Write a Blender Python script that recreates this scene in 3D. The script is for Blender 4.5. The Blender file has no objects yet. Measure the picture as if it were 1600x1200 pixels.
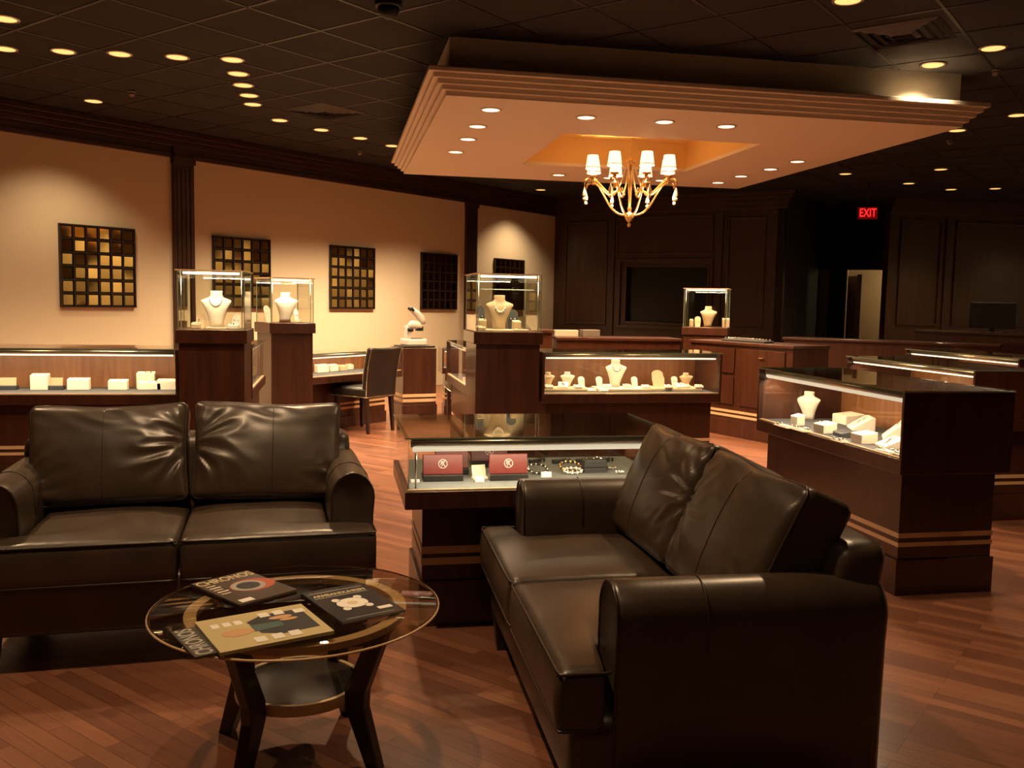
import bpy, math, random
from mathutils import Vector, Matrix, noise
PI = math.pi
R = math.radians
scene = bpy.context.scene
COL = scene.collection

# ------------------------------------------------------------------ camera
F_PX, PITCH, ROLL, YAW, EYE = 1415.0, R(5.2), R(1.05), R(11.0), 1.335
def ray(px, py):
    X, Y = px - 800.0, py - 600.0
    cr, sr = math.cos(ROLL), math.sin(ROLL)
    x = cr * X + sr * Y; yd = -sr * X + cr * Y
    cp, sp = math.cos(PITCH), math.sin(PITCH)
    y = F_PX * cp - yd * sp; z = -F_PX * sp - yd * cp
    c, s = math.cos(YAW), math.sin(YAW)
    return Vector((x * c + y * s, -x * s + y * c, z))
def at(px, py, z):
    """point of the horizontal plane at height z seen at a pixel of the photograph"""
    r = ray(px, py); t = (z - EYE) / r.z
    return Vector((r.x * t, r.y * t, z))
cam_d = bpy.data.cameras.new('camera')
cam = bpy.data.objects.new('camera', cam_d); COL.objects.link(cam)
fw = ray(800, 600).normalized()
rt = (ray(801, 600) - ray(800, 600)).normalized()
up = rt.cross(fw).normalized()
m = Matrix.Identity(4)
for i in range(3):
    m[i][0], m[i][1], m[i][2] = rt[i], up[i], -fw[i]
m[0][3], m[1][3], m[2][3] = 0, 0, EYE
cam.matrix_world = m
cam_d.sensor_width = 36.0
cam_d.lens = 36.0 * F_PX / 1600.0
cam_d.clip_start = 0.05; cam_d.clip_end = 100
scene.camera = cam

# ------------------------------------------------------------------ world, exposure
w = bpy.data.worlds.new('world'); scene.world = w; w.use_nodes = True
w.node_tree.nodes['Background'].inputs[0].default_value = (1.0, 0.62, 0.36, 1)
w.node_tree.nodes['Background'].inputs[1].default_value = 0.010
vs = scene.view_settings
vs.view_transform = 'Standard'; vs.look = 'None'; vs.exposure = 0.38; vs.gamma = 1.0
vs.use_curve_mapping = False
scene.cycles.use_denoising = True
scene.cycles.max_bounces = 10
scene.cycles.diffuse_bounces = 4
scene.cycles.glossy_bounces = 5
scene.cycles.transmission_bounces = 8
scene.cycles.transparent_max_bounces = 24
scene.cycles.sample_clamp_indirect = 4.0
scene.cycles.caustics_reflective = False
scene.cycles.caustics_refractive = False

WARM = (1.0, 0.66, 0.36)        # ceiling lamps
CASE = (1.0, 0.76, 0.52)        # lamps inside the cases
P_DOWN, P_SOFF, P_CASE, P_CHAND = 120.0, 118.0, 4.8, 105.0

# ------------------------------------------------------------------ materials
def mat(name, col, rough=0.5, metal=0.0, coat=0.0, spec=0.5, emit=None, estr=0.0, sheen=0.0):
    mm = bpy.data.materials.new(name); mm.use_nodes = True
    b = mm.node_tree.nodes['Principled BSDF']
    b.inputs['Base Color'].default_value = (*col, 1)
    b.inputs['Roughness'].default_value = rough
    b.inputs['Metallic'].default_value = metal
    b.inputs['Coat Weight'].default_value = coat
    b.inputs['Coat Roughness'].default_value = 0.12
    b.inputs['Specular IOR Level'].default_value = spec
    if emit:
        b.inputs['Emission Color'].default_value = (*emit, 1)
        b.inputs['Emission Strength'].default_value = estr
    return mm
def nd(mm, kind, **kw):
    n = mm.node_tree.nodes.new(kind)
    for k, v in kw.items(): setattr(n, k, v)
    return n
def lk(mm, a, b): mm.node_tree.links.new(a, b)
def ramp(mm, fac, stops):
    r = nd(mm, 'ShaderNodeValToRGB'); e = r.color_ramp.elements
    while len(e) < len(stops): e.new(0.5)
    for i, (p, c) in enumerate(stops):
        e[i].position = p; e[i].color = (*c, 1)
    lk(mm, fac, r.inputs[0]); return r.outputs[0]
def mapped(mm, scale, rot=(0, 0, 0), loc=(0, 0, 0)):
    tc = nd(mm, 'ShaderNodeTexCoord'); mp = nd(mm, 'ShaderNodeMapping')
    mp.inputs['Scale'].default_value = scale; mp.inputs['Rotation'].default_value = rot
    mp.inputs['Location'].default_value = loc
    lk(mm, tc.outputs['Object'], mp.inputs[0]); return mp.outputs[0]
def noise_tex(mm, vec, scale=1, detail=4, rough=0.5, dist=0.0):
    n = nd(mm, 'ShaderNodeTexNoise')
    n.inputs['Scale'].default_value = scale; n.inputs['Detail'].default_value = detail
    n.inputs['Roughness'].default_value = rough; n.inputs['Distortion'].default_value = dist
    lk(mm, vec, n.inputs['Vector']); return n.outputs['Fac']
def bump(mm, h, strength=0.2, dist=0.01):
    b = nd(mm, 'ShaderNodeBump'); b.inputs['Strength'].default_value = strength
    b.inputs['Distance'].default_value = dist
    lk(mm, h, b.inputs['Height']); lk(mm, b.outputs[0], mm.node_tree.nodes['Principled BSDF'].inputs['Normal'])
def wood(name, dark, light, rough=0.35, coat=0.3, scale=(14, 14, 1.2)):
    mm = mat(name, dark, rough, coat=coat)
    n = noise_tex(mm, mapped(mm, scale), 1.6, 6, 0.6, 0.6)
    c = ramp(mm, n, [(0.3, dark), (0.7, light)])
    lk(mm, c, mm.node_tree.nodes['Principled BSDF'].inputs['Base Color'])
    return mm
M = {}
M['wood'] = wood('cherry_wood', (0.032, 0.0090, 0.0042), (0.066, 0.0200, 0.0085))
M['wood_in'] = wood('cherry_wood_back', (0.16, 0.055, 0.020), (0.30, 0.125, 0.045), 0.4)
M['wood_wall'] = wood('wall_wood', (0.030, 0.0105, 0.0050), (0.058, 0.022, 0.0095), 0.42, 0.15, (9, 9, 0.7))
M['inlay'] = mat('inlay_maple', (0.70, 0.48, 0.28), 0.4, coat=0.2)
M['black'] = mat('black_plastic', (0.012, 0.011, 0.011), 0.4)
M['blackwall'] = mat('black_wall_paint', (0.010, 0.009, 0.008), 0.9)
M['espresso'] = mat('espresso_wood', (0.020, 0.010, 0.008), 0.35, coat=0.3)
M['metal'] = mat('brushed_aluminium', (0.72, 0.68, 0.62), 0.28, metal=1.0)
M['chrome'] = mat('chrome', (0.8, 0.78, 0.74), 0.12, metal=1.0)
M['ring'] = mat('champagne_lacquer', (0.78, 0.71, 0.55), 0.4, metal=0.15)
M['gold'] = mat('antique_gold', (0.75, 0.50, 0.22), 0.28, metal=0.9)
M['crystal'] = mat('crystal', (0.95, 0.85, 0.7), 0.05, spec=1.0, coat=0.6)
M['velvet'] = mat('cream_velvet', (0.74, 0.66, 0.52), 0.7)
M['velvet2'] = mat('tan_suede', (0.55, 0.40, 0.24), 0.8)
M['pearl'] = mat('pearl', (0.9, 0.86, 0.78), 0.15, coat=0.5)
M['sparkle'] = mat('jewel_metal', (0.9, 0.85, 0.75), 0.15, metal=1.0)
M['darkbox'] = mat('charcoal_leatherette', (0.03, 0.032, 0.035), 0.5)
M['navy'] = mat('navy_cloth', (0.03, 0.04, 0.12), 0.7)
M['redbox'] = mat('oxblood_leatherette', (0.115, 0.011, 0.009), 0.42)
M['plum'] = mat('plum_leatherette', (0.11, 0.035, 0.032), 0.5)
M['whitemark'] = mat('silver_print', (0.85, 0.80, 0.74), 0.4)
M['deck'] = mat('grey_felt', (0.12, 0.135, 0.14), 0.85)
M['deck2'] = mat('charcoal_felt', (0.05, 0.05, 0.06), 0.9)
M['scope'] = mat('microscope_enamel', (0.78, 0.74, 0.66), 0.3)
M['canopy'] = mat('canopy_paint', (0.88, 0.84, 0.74), 0.5)
M['tray'] = mat('tray_gold_paint', (0.92, 0.66, 0.26), 0.55)
M['drywall'] = mat('beige_paint', (0.42, 0.33, 0.22), 0.7)
M['greydoor'] = mat('grey_paint', (0.10, 0.09, 0.075), 0.6)
M['tv'] = mat('dark_glass', (0.012, 0.014, 0.013), 0.3, coat=0.0, spec=0.25)
M['paper'] = mat('paper', (0.75, 0.70, 0.60), 0.6)
M['shade'] = mat('lamp_shade_fabric', (0.55, 0.42, 0.28), 0.8, emit=(1.0, 0.74, 0.42), estr=1.6)
M['bulb'] = mat('downlight_glow', (0.9, 0.6, 0.3), 0.5, emit=(1.0, 0.50, 0.155), estr=1.25)
M['bulb2'] = mat('canopy_downlight_glow', (0.9, 0.8, 0.6), 0.5, emit=(1.0, 0.74, 0.42), estr=2.2)
M['tube'] = mat('case_lamp_glow', (0.9, 0.8, 0.6), 0.5, emit=(1.0, 0.80, 0.50), estr=2.6)
M['tube2'] = mat('near_case_lamp_diffuser', (0.9, 0.85, 0.75), 0.4, emit=(1.0, 0.84, 0.62), estr=0.62)
M['exit'] = mat('exit_red', (0.5, 0.01, 0.01), 0.5, emit=(1.0, 0.02, 0.02), estr=1.6)
M['piping'] = mat('leather_piping', (0.035, 0.022, 0.015), 0.35, coat=0.2)
M['nail'] = mat('brass_nail', (0.75, 0.6, 0.35), 0.3, metal=1.0)
# leather
def leather(name, dark, light):
    mm = mat(name, dark, 0.36, coat=0.22)
    mm.node_tree.nodes['Principled BSDF'].inputs['Coat Roughness'].default_value = 0.28
    v = mapped(mm, (1, 1, 1))
    c = ramp(mm, noise_tex(mm, v, 5, 4, 0.55), [(0.3, dark), (0.75, light)])
    b = mm.node_tree.nodes['Principled BSDF']; lk(mm, c, b.inputs['Base Color'])
    r = nd(mm, 'ShaderNodeMapRange'); lk(mm, noise_tex(mm, v, 9, 3, 0.5), r.inputs[0])
    r.inputs[3].default_value = 0.30; r.inputs[4].default_value = 0.46
    lk(mm, r.outputs[0], b.inputs['Roughness'])
    vo = nd(mm, 'ShaderNodeTexVoronoi'); vo.inputs['Scale'].default_value = 260
    lk(mm, v, vo.inputs['Vector'])
    bump(mm, vo.outputs['Distance'], 0.14, 0.0012)
    return mm
M['leather'] = leather('dark_brown_leather', (0.040, 0.025, 0.016), (0.068, 0.044, 0.028))
M['chairleather'] = leather('black_chair_leather', (0.008, 0.006, 0.0055), (0.014, 0.0105, 0.009))
# walls
M['cream'] = mat('cream_wall_paint', (0.78, 0.71, 0.54), 0.75)
bump(M['cream'], noise_tex(M['cream'], mapped(M['cream'], (1, 1, 1)), 220, 2, 0.5), 0.08, 0.001)
# ceiling tiles
ct = M['tile'] = mat('black_ceiling_tile', (0.030, 0.023, 0.018), 0.85)
n = noise_tex(ct, mapped(ct, (1, 1, 1)), 1.3, 3, 0.5)
lk(ct, ramp(ct, n, [(0.35, (0.010, 0.0078, 0.0066)), (0.7, (0.019, 0.0145, 0.012))]), ct.node_tree.nodes['Principled BSDF'].inputs['Base Color'])
M['tbar'] = mat('ceiling_tee_bar', (0.016, 0.012, 0.010), 0.4)
# floor planks run along the direction 137.7 deg from +Y, 8 cm strips with staggered ends
fm = M['floor'] = mat('walnut_strip_floor', (0.2, 0.08, 0.04), 0.34, coat=0.12)
mp = mapped(fm, (1, 1, 1), rot=(0, 0, R(47.67)))
br = nd(fm, 'ShaderNodeTexBrick')
br.offset = 0.37; br.offset_frequency = 3; br.squash = 1.0
br.inputs['Scale'].default_value = 1.0
br.inputs['Mortar Size'].default_value = 0.0009
br.inputs['Mortar Smooth'].default_value = 0.3
br.inputs['Brick Width'].default_value = 0.62; br.inputs['Row Height'].default_value = 0.054
br.inputs['Color1'].default_value = (0, 0, 0, 1); br.inputs['Color2'].default_value = (1, 1, 1, 1)
br.inputs['Mortar'].default_value = (0.0, 0.0, 0.0, 1)
lk(fm, mp, br.inputs['Vector'])
mp2 = mapped(fm, (1, 1, 1), rot=(0, 0, R(47.67)))
st = nd(fm, 'ShaderNodeMapping'); st.inputs['Scale'].default_value = (2.6, 55, 1); lk(fm, mp2, st.inputs[0])
gn = noise_tex(fm, st.outputs[0], 1.5, 6, 0.62, 0.8)
mixf = nd(fm, 'ShaderNodeMath', operation='MULTIPLY_ADD')
lk(fm, br.outputs['Color'], mixf.inputs[0]); mixf.inputs[1].default_value = 0.42
sc2 = nd(fm, 'ShaderNodeMath', operation='MULTIPLY'); lk(fm, gn, sc2.inputs[0]); sc2.inputs[1].default_value = 0.58
lk(fm, sc2.outputs[0], mixf.inputs[2])
col = ramp(fm, mixf.outputs[0], [(0.08, (0.090, 0.034, 0.020)), (0.42, (0.175, 0.068, 0.038)), (0.85, (0.310, 0.130, 0.068))])
dk = nd(fm, 'ShaderNodeMix', data_type='RGBA'); dk.inputs[0].default_value = 0
lk(fm, br.outputs['Fac'], dk.inputs[0]); lk(fm, col, dk.inputs[6]); dk.inputs[7].default_value = (0.035, 0.012, 0.008, 1)
lk(fm, dk.outputs[2], fm.node_tree.nodes['Principled BSDF'].inputs['Base Color'])
bump(fm, gn, 0.05, 0.002)
# sheet glass: clear sheet that also mirrors by Fresnel
def sheet_glass(name, tint, ior=1.5, rough=0.0, gain=1.0):
    mm = bpy.data.materials.new(name); mm.use_nodes = True
    nt = mm.node_tree; nt.nodes.remove(nt.nodes['Principled BSDF'])
    out = nt.nodes['Material Output']
    tr = nd(mm, 'ShaderNodeBsdfTransparent'); tr.inputs[0].default_value = (*tint, 1)
    gl = nd(mm, 'ShaderNodeBsdfGlossy'); gl.inputs['Roughness'].default_value = rough
    gl.inputs[0].default_value = (1, 1, 1, 1)
    lw = nd(mm, 'ShaderNodeLayerWeight'); lw.inputs[0].default_value = 0.5
    pw = nd(mm, 'ShaderNodeMath', operation='POWER'); lk(mm, lw.outputs['Facing'], pw.inputs[0]); pw.inputs[1].default_value = 5.0
    f0 = ((ior - 1) / (ior + 1)) ** 2
    mu = nd(mm, 'ShaderNodeMath', operation='MULTIPLY_ADD'); mu.use_clamp = True
    lk(mm, pw.outputs[0], mu.inputs[0]); mu.inputs[1].default_value = (1 - f0) * gain; mu.inputs[2].default_value = f0 * gain
    mx = nd(mm, 'ShaderNodeMixShader'); lk(mm, mu.outputs[0], mx.inputs[0])
    lk(mm, tr.outputs[0], mx.inputs[1]); lk(mm, gl.outputs[0], mx.inputs[2])
    lk(mm, mx.outputs[0], out.inputs[0]); return mm
M['glass'] = sheet_glass('case_glass', (0.95, 0.96, 0.93))
M['bronze'] = sheet_glass('bronze_table_glass', (0.86, 0.79, 0.68), 1.6)
M['glassedge'] = mat('polished_glass_edge', (0.20, 0.24, 0.17), 0.15, coat=0.5)
mr = M['mirror'] = mat('bronze_mirror', (0.62, 0.47, 0.20), 0.06, metal=1.0)
M['frame'] = mat('mirror_frame', (0.020, 0.011, 0.007), 0.4)

# ------------------------------------------------------------------ mesh builder
class MB:
    def __init__(s): s.v = []; s.f = []; s.sm = []
    def add(s, vs_, fs_, smooth=False):
        o = len(s.v); s.v += [Vector(p) for p in vs_]
        s.f += [tuple(i + o for i in f) for f in fs_]; s.sm += [smooth] * len(fs_); return s
    def box(s, x0, x1, y0, y1, z0, z1, T=None):
        p = [(x, y, z) for z in (z0, z1) for y in (y0, y1) for x in (x0, x1)]
        if T is not None: p = [T @ Vector(q) for q in p]
        return s.add(p, [(0, 2, 3, 1), (4, 5, 7, 6), (0, 1, 5, 4), (2, 6, 7, 3), (0, 4, 6, 2), (1, 3, 7, 5)])
    def prism(s, poly, z0, z1, T=None, smooth=False):
        n = len(poly); p = [(a, b, z0) for a, b in poly] + [(a, b, z1) for a, b in poly]
        if T is not None: p = [T @ Vector(q) for q in p]
        s.add(p, [tuple(range(n))[::-1], tuple(range(n, 2 * n))])
        o = len(s.v) - 2 * n
        for i in range(n):
            j = (i + 1) % n; s.f.append((o + i, o + j, o + n + j, o + n + i)); s.sm.append(smooth)
        return s
    def lathe(s, prof, seg=24, c=(0, 0, 0), T=None, smooth=True, sy=1.0, close=True):
        p = []; f = []
        for r_, z in prof:
            for k in range(seg):
                a = 2 * PI * k / seg; p.append(Vector((r_ * math.cos(a) + c[0], r_ * math.sin(a) * sy + c[1], z + c[2])))
        for i in range(len(prof) - 1):
            for k in range(seg):
                j = (k + 1) % seg; f.append((i * seg + k, i * seg + j, (i + 1) * seg + j, (i + 1) * seg + k))
        if close:
            f.append(tuple(range(seg))[::-1]); f.append(tuple(range((len(prof) - 1) * seg, len(prof) * seg)))
        if T is not None: p = [T @ q for q in p]
        return s.add(p, f, smooth)
    def cyl(s, r_, z0, z1, c=(0, 0), seg=20, T=None, smooth=True):
        return s.lathe([(r_, z0), (r_, z1)], seg, (c[0], c[1], 0), T, smooth)
    def tube(s, pts, rad, seg=8, closed=False, smooth=True):
        pts = [Vector(q) for q in pts]; n = len(pts); rr = rad if isinstance(rad, (list, tuple)) else [rad] * n
        ring = []; pv = None
        for i, q in enumerate(pts):
            a = pts[(i - 1) % n] if (closed or i > 0) else q; b = pts[(i + 1) % n] if (closed or i < n - 1) else q
            t = (b - a).normalized() if (b - a).length > 1e-9 else Vector((0, 0, 1))
            if pv is None: pv = Vector((0, 0, 1)) if abs(t.z) < 0.9 else Vector((1, 0, 0))
            u = t.cross(pv); u = u.normalized() if u.length > 1e-6 else t.orthogonal().normalized()
            v_ = u.cross(t).normalized(); pv = v_
            ring.append([q + (u * math.cos(2 * PI * k / seg) + v_ * math.sin(2 * PI * k / seg)) * rr[i] for k in range(seg)])
        p = [x for r_ in ring for x in r_]; f = []
        for i in range(n if closed else n - 1):
            i2 = (i + 1) % n
            for k in range(seg):
                j = (k + 1) % seg; f.append((i * seg + k, i2 * seg + k, i2 * seg + j, i * seg + j))
        if not closed: f += [tuple(range(seg)), tuple(range((n - 1) * seg, n * seg))[::-1]]
        return s.add(p, f, smooth)
    def loft(s, rings, smooth=True, cap=True):
        n = len(rings[0]); p = [Vector(x) for r_ in rings for x in r_]; f = []
        for i in range(len(rings) - 1):
            for k in range(n):
                j = (k + 1) % n; f.append((i * n + k, i * n + j, (i + 1) * n + j, (i + 1) * n + k))
        if cap: f += [tuple(range(n))[::-1], tuple(range((len(rings) - 1) * n, len(rings) * n))]
        return s.add(p, f, smooth)
    def ball(s, c, r_, seg=10, sz=1.0):
        prof = [(max(1e-4, r_ * math.sin(PI * i / 6)), -r_ * sz * math.cos(PI * i / 6)) for i in range(7)]
        return s.lathe(prof, seg, c)
    def build(s, name, material, parent=None, bevel=0.0, loc=None, rotz=0.0):
        me = bpy.data.meshes.new(name)
        me.from_pydata([tuple(q) for q in s.v], [], s.f)
        for i, pl in enumerate(me.polygons): pl.use_smooth = s.sm[i]
        me.materials.append(material); me.validate(); me.update()
        o = bpy.data.objects.new(name, me); COL.objects.link(o)
        if parent: o.parent = parent
        if loc is not None: o.location = loc
        o.rotation_euler[2] = rotz
        if bevel:
            b = o.modifiers.new('bevel', 'BEVEL'); b.width = bevel; b.segments = 2; b.limit_method = 'ANGLE'; b.angle_limit = R(40)
            b.harden_normals = False
        return o
def box(*a, **k): return MB().box(*a, **k)
def tag(o, label, cat, group=None, kind=None):
    if label: o['label'] = label
    if cat: o['category'] = cat
    if group: o['group'] = group
    if kind: o['kind'] = kind
    return o
def thing(name, label, cat, loc=(0, 0, 0), rotz=0.0, group=None):
    o = bpy.data.objects.new(name, None); COL.objects.link(o)
    o.location = loc; o.rotation_euler[2] = rotz; o.empty_display_size = 0.1
    return tag(o, label, cat, group)
def struct(o): o['kind'] = 'structure'; return o
def kids(o): return [c for c in o.children]
def dup(o, loc=None, rotz=None, label=None, group=None, parent=None):
    c = o.copy(); COL.objects.link(c)
    if parent: c.parent = parent
    if loc is not None: c.location = loc
    if rotz is not None: c.rotation_euler[2] = rotz
    if label: c['label'] = label
    if group: c['group'] = group
    for ch in list(o.children): dup(ch, parent=c)
    return c
def lamp(kind, name, loc, power, color, size=0.1, size_y=None, parent=None, rot=None, spot=None, blend=0.5):
    d = bpy.data.lights.new(name, kind); d.energy = power; d.color = color
    if kind == 'AREA':
        d.size = size
        if size_y: d.shape = 'RECTANGLE'; d.size_y = size_y
    else: d.shadow_soft_size = size
    if kind == 'SPOT': d.spot_size = R(spot); d.spot_blend = blend
    o = bpy.data.objects.new(name, d); COL.objects.link(o); o.location = loc
    if rot: o.rotation_euler = rot
    if parent: o.parent = parent
    return o
def text_mesh(name, body, size, material, parent=None, depth=0.001, T=None, bold=0.0, sx=1.0):
    c = bpy.data.curves.new(name, 'FONT'); c.body = body; c.size = size; c.extrude = depth; c.align_x = 'CENTER'; c.align_y = 'CENTER'
    c.offset = bold
    tmp = bpy.data.objects.new(name, c); COL.objects.link(tmp)
    dg = bpy.context.evaluated_depsgraph_get(); me = bpy.data.meshes.new_from_object(tmp.evaluated_get(dg))
    bpy.data.objects.remove(tmp); me.name = name
    me.transform(Matrix.Diagonal((sx, 1, 1, 1)))
    if T is not None: me.transform(T)
    me.materials.clear(); me.materials.append(material)
    o = bpy.data.objects.new(name, me); COL.objects.link(o)
    if parent: o.parent = parent
    return o

# ------------------------------------------------------------------ room shell
CEIL = 3.2
WA = Vector((-3.35, 9.75)); WD = Vector((math.sin(R(47.67)), math.cos(R(47.67))))    # mirror wall line
WEND = WA + WD * 9.86
BD = Vector((math.sin(R(130)), math.cos(R(130))))                                     # panelled back wall line
def wall_box(A, D, s0, s1, z0, z1, t0, t1, mb=None):
    """box along a wall line: s along, t out of the room side (positive = into the room)"""
    N = Vector((D.y, -D.x)); mb = mb or MB()
    c = [A + D * s + N * t for s in (s0, s1) for t in (t0, t1)]
    p = [(q.x, q.y, z) for z in (z0, z1) for q in c]
    return mb.add(p, [(0, 1, 3, 2), (4, 6, 7, 5), (0, 4, 5, 1), (2, 3, 7, 6), (0, 2, 6, 4), (1, 5, 7, 3)])
struct(box(-9, 19, -4, 24, -0.05, 0).build('floor', M['floor']))
struct(box(-9, 19, -4, 24, CEIL, CEIL + 0.05).build('ceiling', M['tile']))
# tee-bar grid of the suspended ceiling, parallel to the mirror wall
g = MB()
gp = at(413.7, 68.7, CEIL); G0 = Vector((gp.x, gp.y)); GN = Vector((WD.y, -WD.x)); SP = 0.61
for k in range(-24, 25):
    for (D, N) in ((WD, GN), (GN, WD)):
        o_ = G0 + N * (SP * k) - D * 15
        a = o_; b = o_ + D * 30
        def clip(q): return -8.9 < q.x < 18.9 and -3.9 < q.y < 23.9
        q0 = q1 = None
        for i in range(121):
            q = a.lerp(b, i / 120)
            if clip(q):
                if q0 is None: q0 = q
                q1 = q
        if q0 is None or (q1 - q0).length < 0.5: continue
        h = N * 0.011
        p = [q0 - h, q0 + h, q1 + h, q1 - h]
        g.add([(x.x, x.y, z) for z in (CEIL - 0.004, CEIL + 0.001) for x in p], [(0, 1, 2, 3), (4, 7, 6, 5), (0, 4, 5, 1), (2, 6, 7, 3), (1, 5, 6, 2), (0, 3, 7, 4)])
struct(g.build('trim_1', M['tbar']))
# mirror wall
struct(wall_box(WA, WD, -9, 9.86, 0, CEIL, -0.12, 0).build('wall_left', M['cream']))
cr = MB()
for (z0, z1, t) in ((2.905, 2.96, 0.035), (2.96, 3.03, 0.02), (3.03, 3.09, 0.06), (3.09, 3.14, 0.10), (3.14, 3.2, 0.15)):
    wall_box(WA, WD, -9, 9.86, z0, z1, 0, t, cr)
struct(cr.build('trim_2', M['wood_wall'], bevel=0.006))
def pilaster(s0, s1, nm):
    pb = MB(); wall_box(WA, WD, s0, s1, 0, 3.03, 0, 0.06, pb)
    n_ = 4; wd = (s1 - s0 - 0.06) / (2 * n_ - 1)
    for i in range(n_):
        a = s0 + 0.03 + i * 2 * wd; wall_box(WA, WD, a, a + wd, 0.2, 2.8, 0.06, 0.072, pb)
    wall_box(WA, WD, s0 - 0.01, s1 + 0.01, 2.84, 2.92, 0, 0.085, pb)
    struct(pb.build(nm, M['wood_wall'], bevel=0.004))
pilaster(2.01, 2.27, 'trim_3'); pilaster(7.27, 7.53, 'trim_4'); pilaster(-4.2, -3.94, 'trim_5')
# back wall: panelled, with a framed dark window
BE = WEND + BD * 4.15
bw = MB()
for (s0, s1, z0, z1) in ((0, 1.44, 0, CEIL), (2.92, 4.15, 0, CEIL), (1.44, 2.92, 0, 1.01), (1.44, 2.92, 1.98, CEIL)):
    wall_box(WEND, BD, s0, s1, z0, z1, -0.15, 0, bw)
struct(bw.build('wall_back', M['wood_wall']))
tr = MB()
def frame_on(A, D, s0, s1, z0, z1, mb, w_=0.035, t=0.022):
    wall_box(A, D, s0, s1, z0, z0 + w_, 0, t, mb); wall_box(A, D, s0, s1, z1 - w_, z1, 0, t, mb)
    wall_box(A, D, s0, s0 + w_, z0 + w_, z1 - w_, 0, t, mb); wall_box(A, D, s1 - w_, s1, z0 + w_, z1 - w_, 0, t, mb)
frame_on(WEND, BD, 0.22, 1.06, 0.95, 2.80, tr)
frame_on(WEND, BD, 1.22, 2.98, 2.2, 2.86, tr)
frame_on(WEND, BD, 3.22, 3.86, 0.95, 2.80, tr)
for s in (1.08, 3.02, 3.92): wall_box(WEND, BD, s, s + 0.12, 0, 2.9, 0, 0.03, tr)
for (z0, z1, t) in ((2.92, 3.0, 0.04), (3.0, 3.08, 0.08), (3.08, 3.14, 0.13), (3.14, 3.2, 0.18)):
    wall_box(WEND, BD, 0, 4.15 + t, z0, z1, 0, t, tr)
struct(tr.build('trim_6', M['wood_wall'], bevel=0.006))
wf = MB(); frame_on(WEND, BD, 1.28, 3.0, 0.9, 2.13, wf, 0.05, 0.04); frame_on(WEND, BD, 1.40, 2.94, 0.98, 2.02, wf, 0.04, 0.02)
struct(wf.build('window_1', M['wood_wall'], bevel=0.006))
struct(wall_box(WEND, BD, 1.36, 2.98, 0.95, 2.05, -0.15, -0.10).build('window_2', M['tv']))
# recess beyond the back wall, black, with grey doors and a lit doorway
ND = Vector((BD.y, -BD.x))
rc = MB(); wall_box(BE, -ND, 0, 6.0, 0, CEIL, -0.1, 0.0, rc)
struct(rc.build('wall_recess', M['blackwall']))
P1_ = Vector((9.14, 15.52)); P2_ = Vector((10.92, 14.4))
ru = ray(1320, 475); ru = Vector((ru.x, ru.y)).normalized() * 18.6
rv = ray(1388, 475); rv = Vector((rv.x, rv.y)).normalized() * 18.6
FD = (rv - ru).normalized(); dw = (rv - ru).length
fb = MB()
wall_box(ru, FD, -4.5, 0, 0, CEIL, -0.12, 0, fb); wall_box(ru, FD, 0, dw, 2.06, CEIL, -0.12, 0, fb); wall_box(ru, FD, dw, 6.5, 0, CEIL, -0.12, 0, fb)
struct(fb.build('wall_far', M['blackwall']))
for i, (a, b) in enumerate(((-1.22, -0.80), (-0.70, -0.30))):
    db = MB(); wall_box(ru, FD, a, b, 0, 2.06, 0, 0.04, db)
    d_ = struct(db.build('door_%d' % (i + 1), M['greydoor'], bevel=0.004))
ds = MB(); wall_box(ru, FD, -1.30, -1.24, 0, 2.12, 0, 0.05, ds); wall_box(ru, FD, -0.79, -0.71, 0, 2.12, 0, 0.05, ds); wall_box(ru, FD, -0.29, -0.23, 0, 2.12, 0, 0.05, ds)
struct(ds.build('trim_7', M['blackwall']))
hb = MB()
wall_box(ru, FD, -0.1, 0.02, 0, 2.2, -1.6, -0.12, hb); wall_box(ru, FD, dw + 1.3, dw + 1.4, 0, 2.2, -1.6, -0.12, hb)
wall_box(ru, FD, -0.1, dw + 1.4, 0, 2.2, -1.7, -1.6, hb)
struct(hb.build('wall_hallway', M['drywall']))
hc = MB(); wall_box(ru, FD, -0.1, dw + 1.4, 2.2, 2.25, -1.7, -0.12, hc); struct(hc.build('trim_8', M['drywall']))
d3 = MB(); wall_box(ru, FD, dw * 0.25, dw * 0.36, 0, 2.0, -1.58, -0.75, d3); struct(d3.build('door_3', M['wood_wall'], bevel=0.004))
lc = ru + FD * (dw + 0.75) + Vector((FD.y, -FD.x)) * -0.8
lamp('POINT', 'hall_lamp', (lc.x, lc.y, 2.1), 26.0, (1.0, 0.72, 0.36), 0.08)
# right wall, panelled
RY = 14.06; rwm = MB(); rwm.box(9.20, 19.0, RY, RY + 0.12, 0, CEIL); None
struct(rwm.build('wall_right', M['wood_wall']))
rt_ = MB(); RA = Vector((9.2, RY)); XD = Vector((1, 0))
frame_on(RA, XD, 0.22, 1.02, 1.05, 2.85, rt_, 0.04, 0.03); frame_on(RA, XD, 1.28, 3.0, 1.05, 2.85, rt_, 0.04, 0.03); frame_on(RA, XD, 3.2, 4.8, 1.05, 2.85, rt_, 0.04, 0.03)
for s in (0, 1.09, 3.05): wall_box(RA, XD, s, s + 0.12, 0, 2.92, 0, 0.03, rt_)
for (z0, z1, t) in ((2.95, 3.05, 0.05), (3.05, 3.13, 0.10), (3.13, 3.2, 0.16)): wall_box(RA, XD, 0, 9.8, z0, z1, 0, t, rt_)
struct(rt_.build('trim_9', M['wood_wall'], bevel=0.006))
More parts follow.
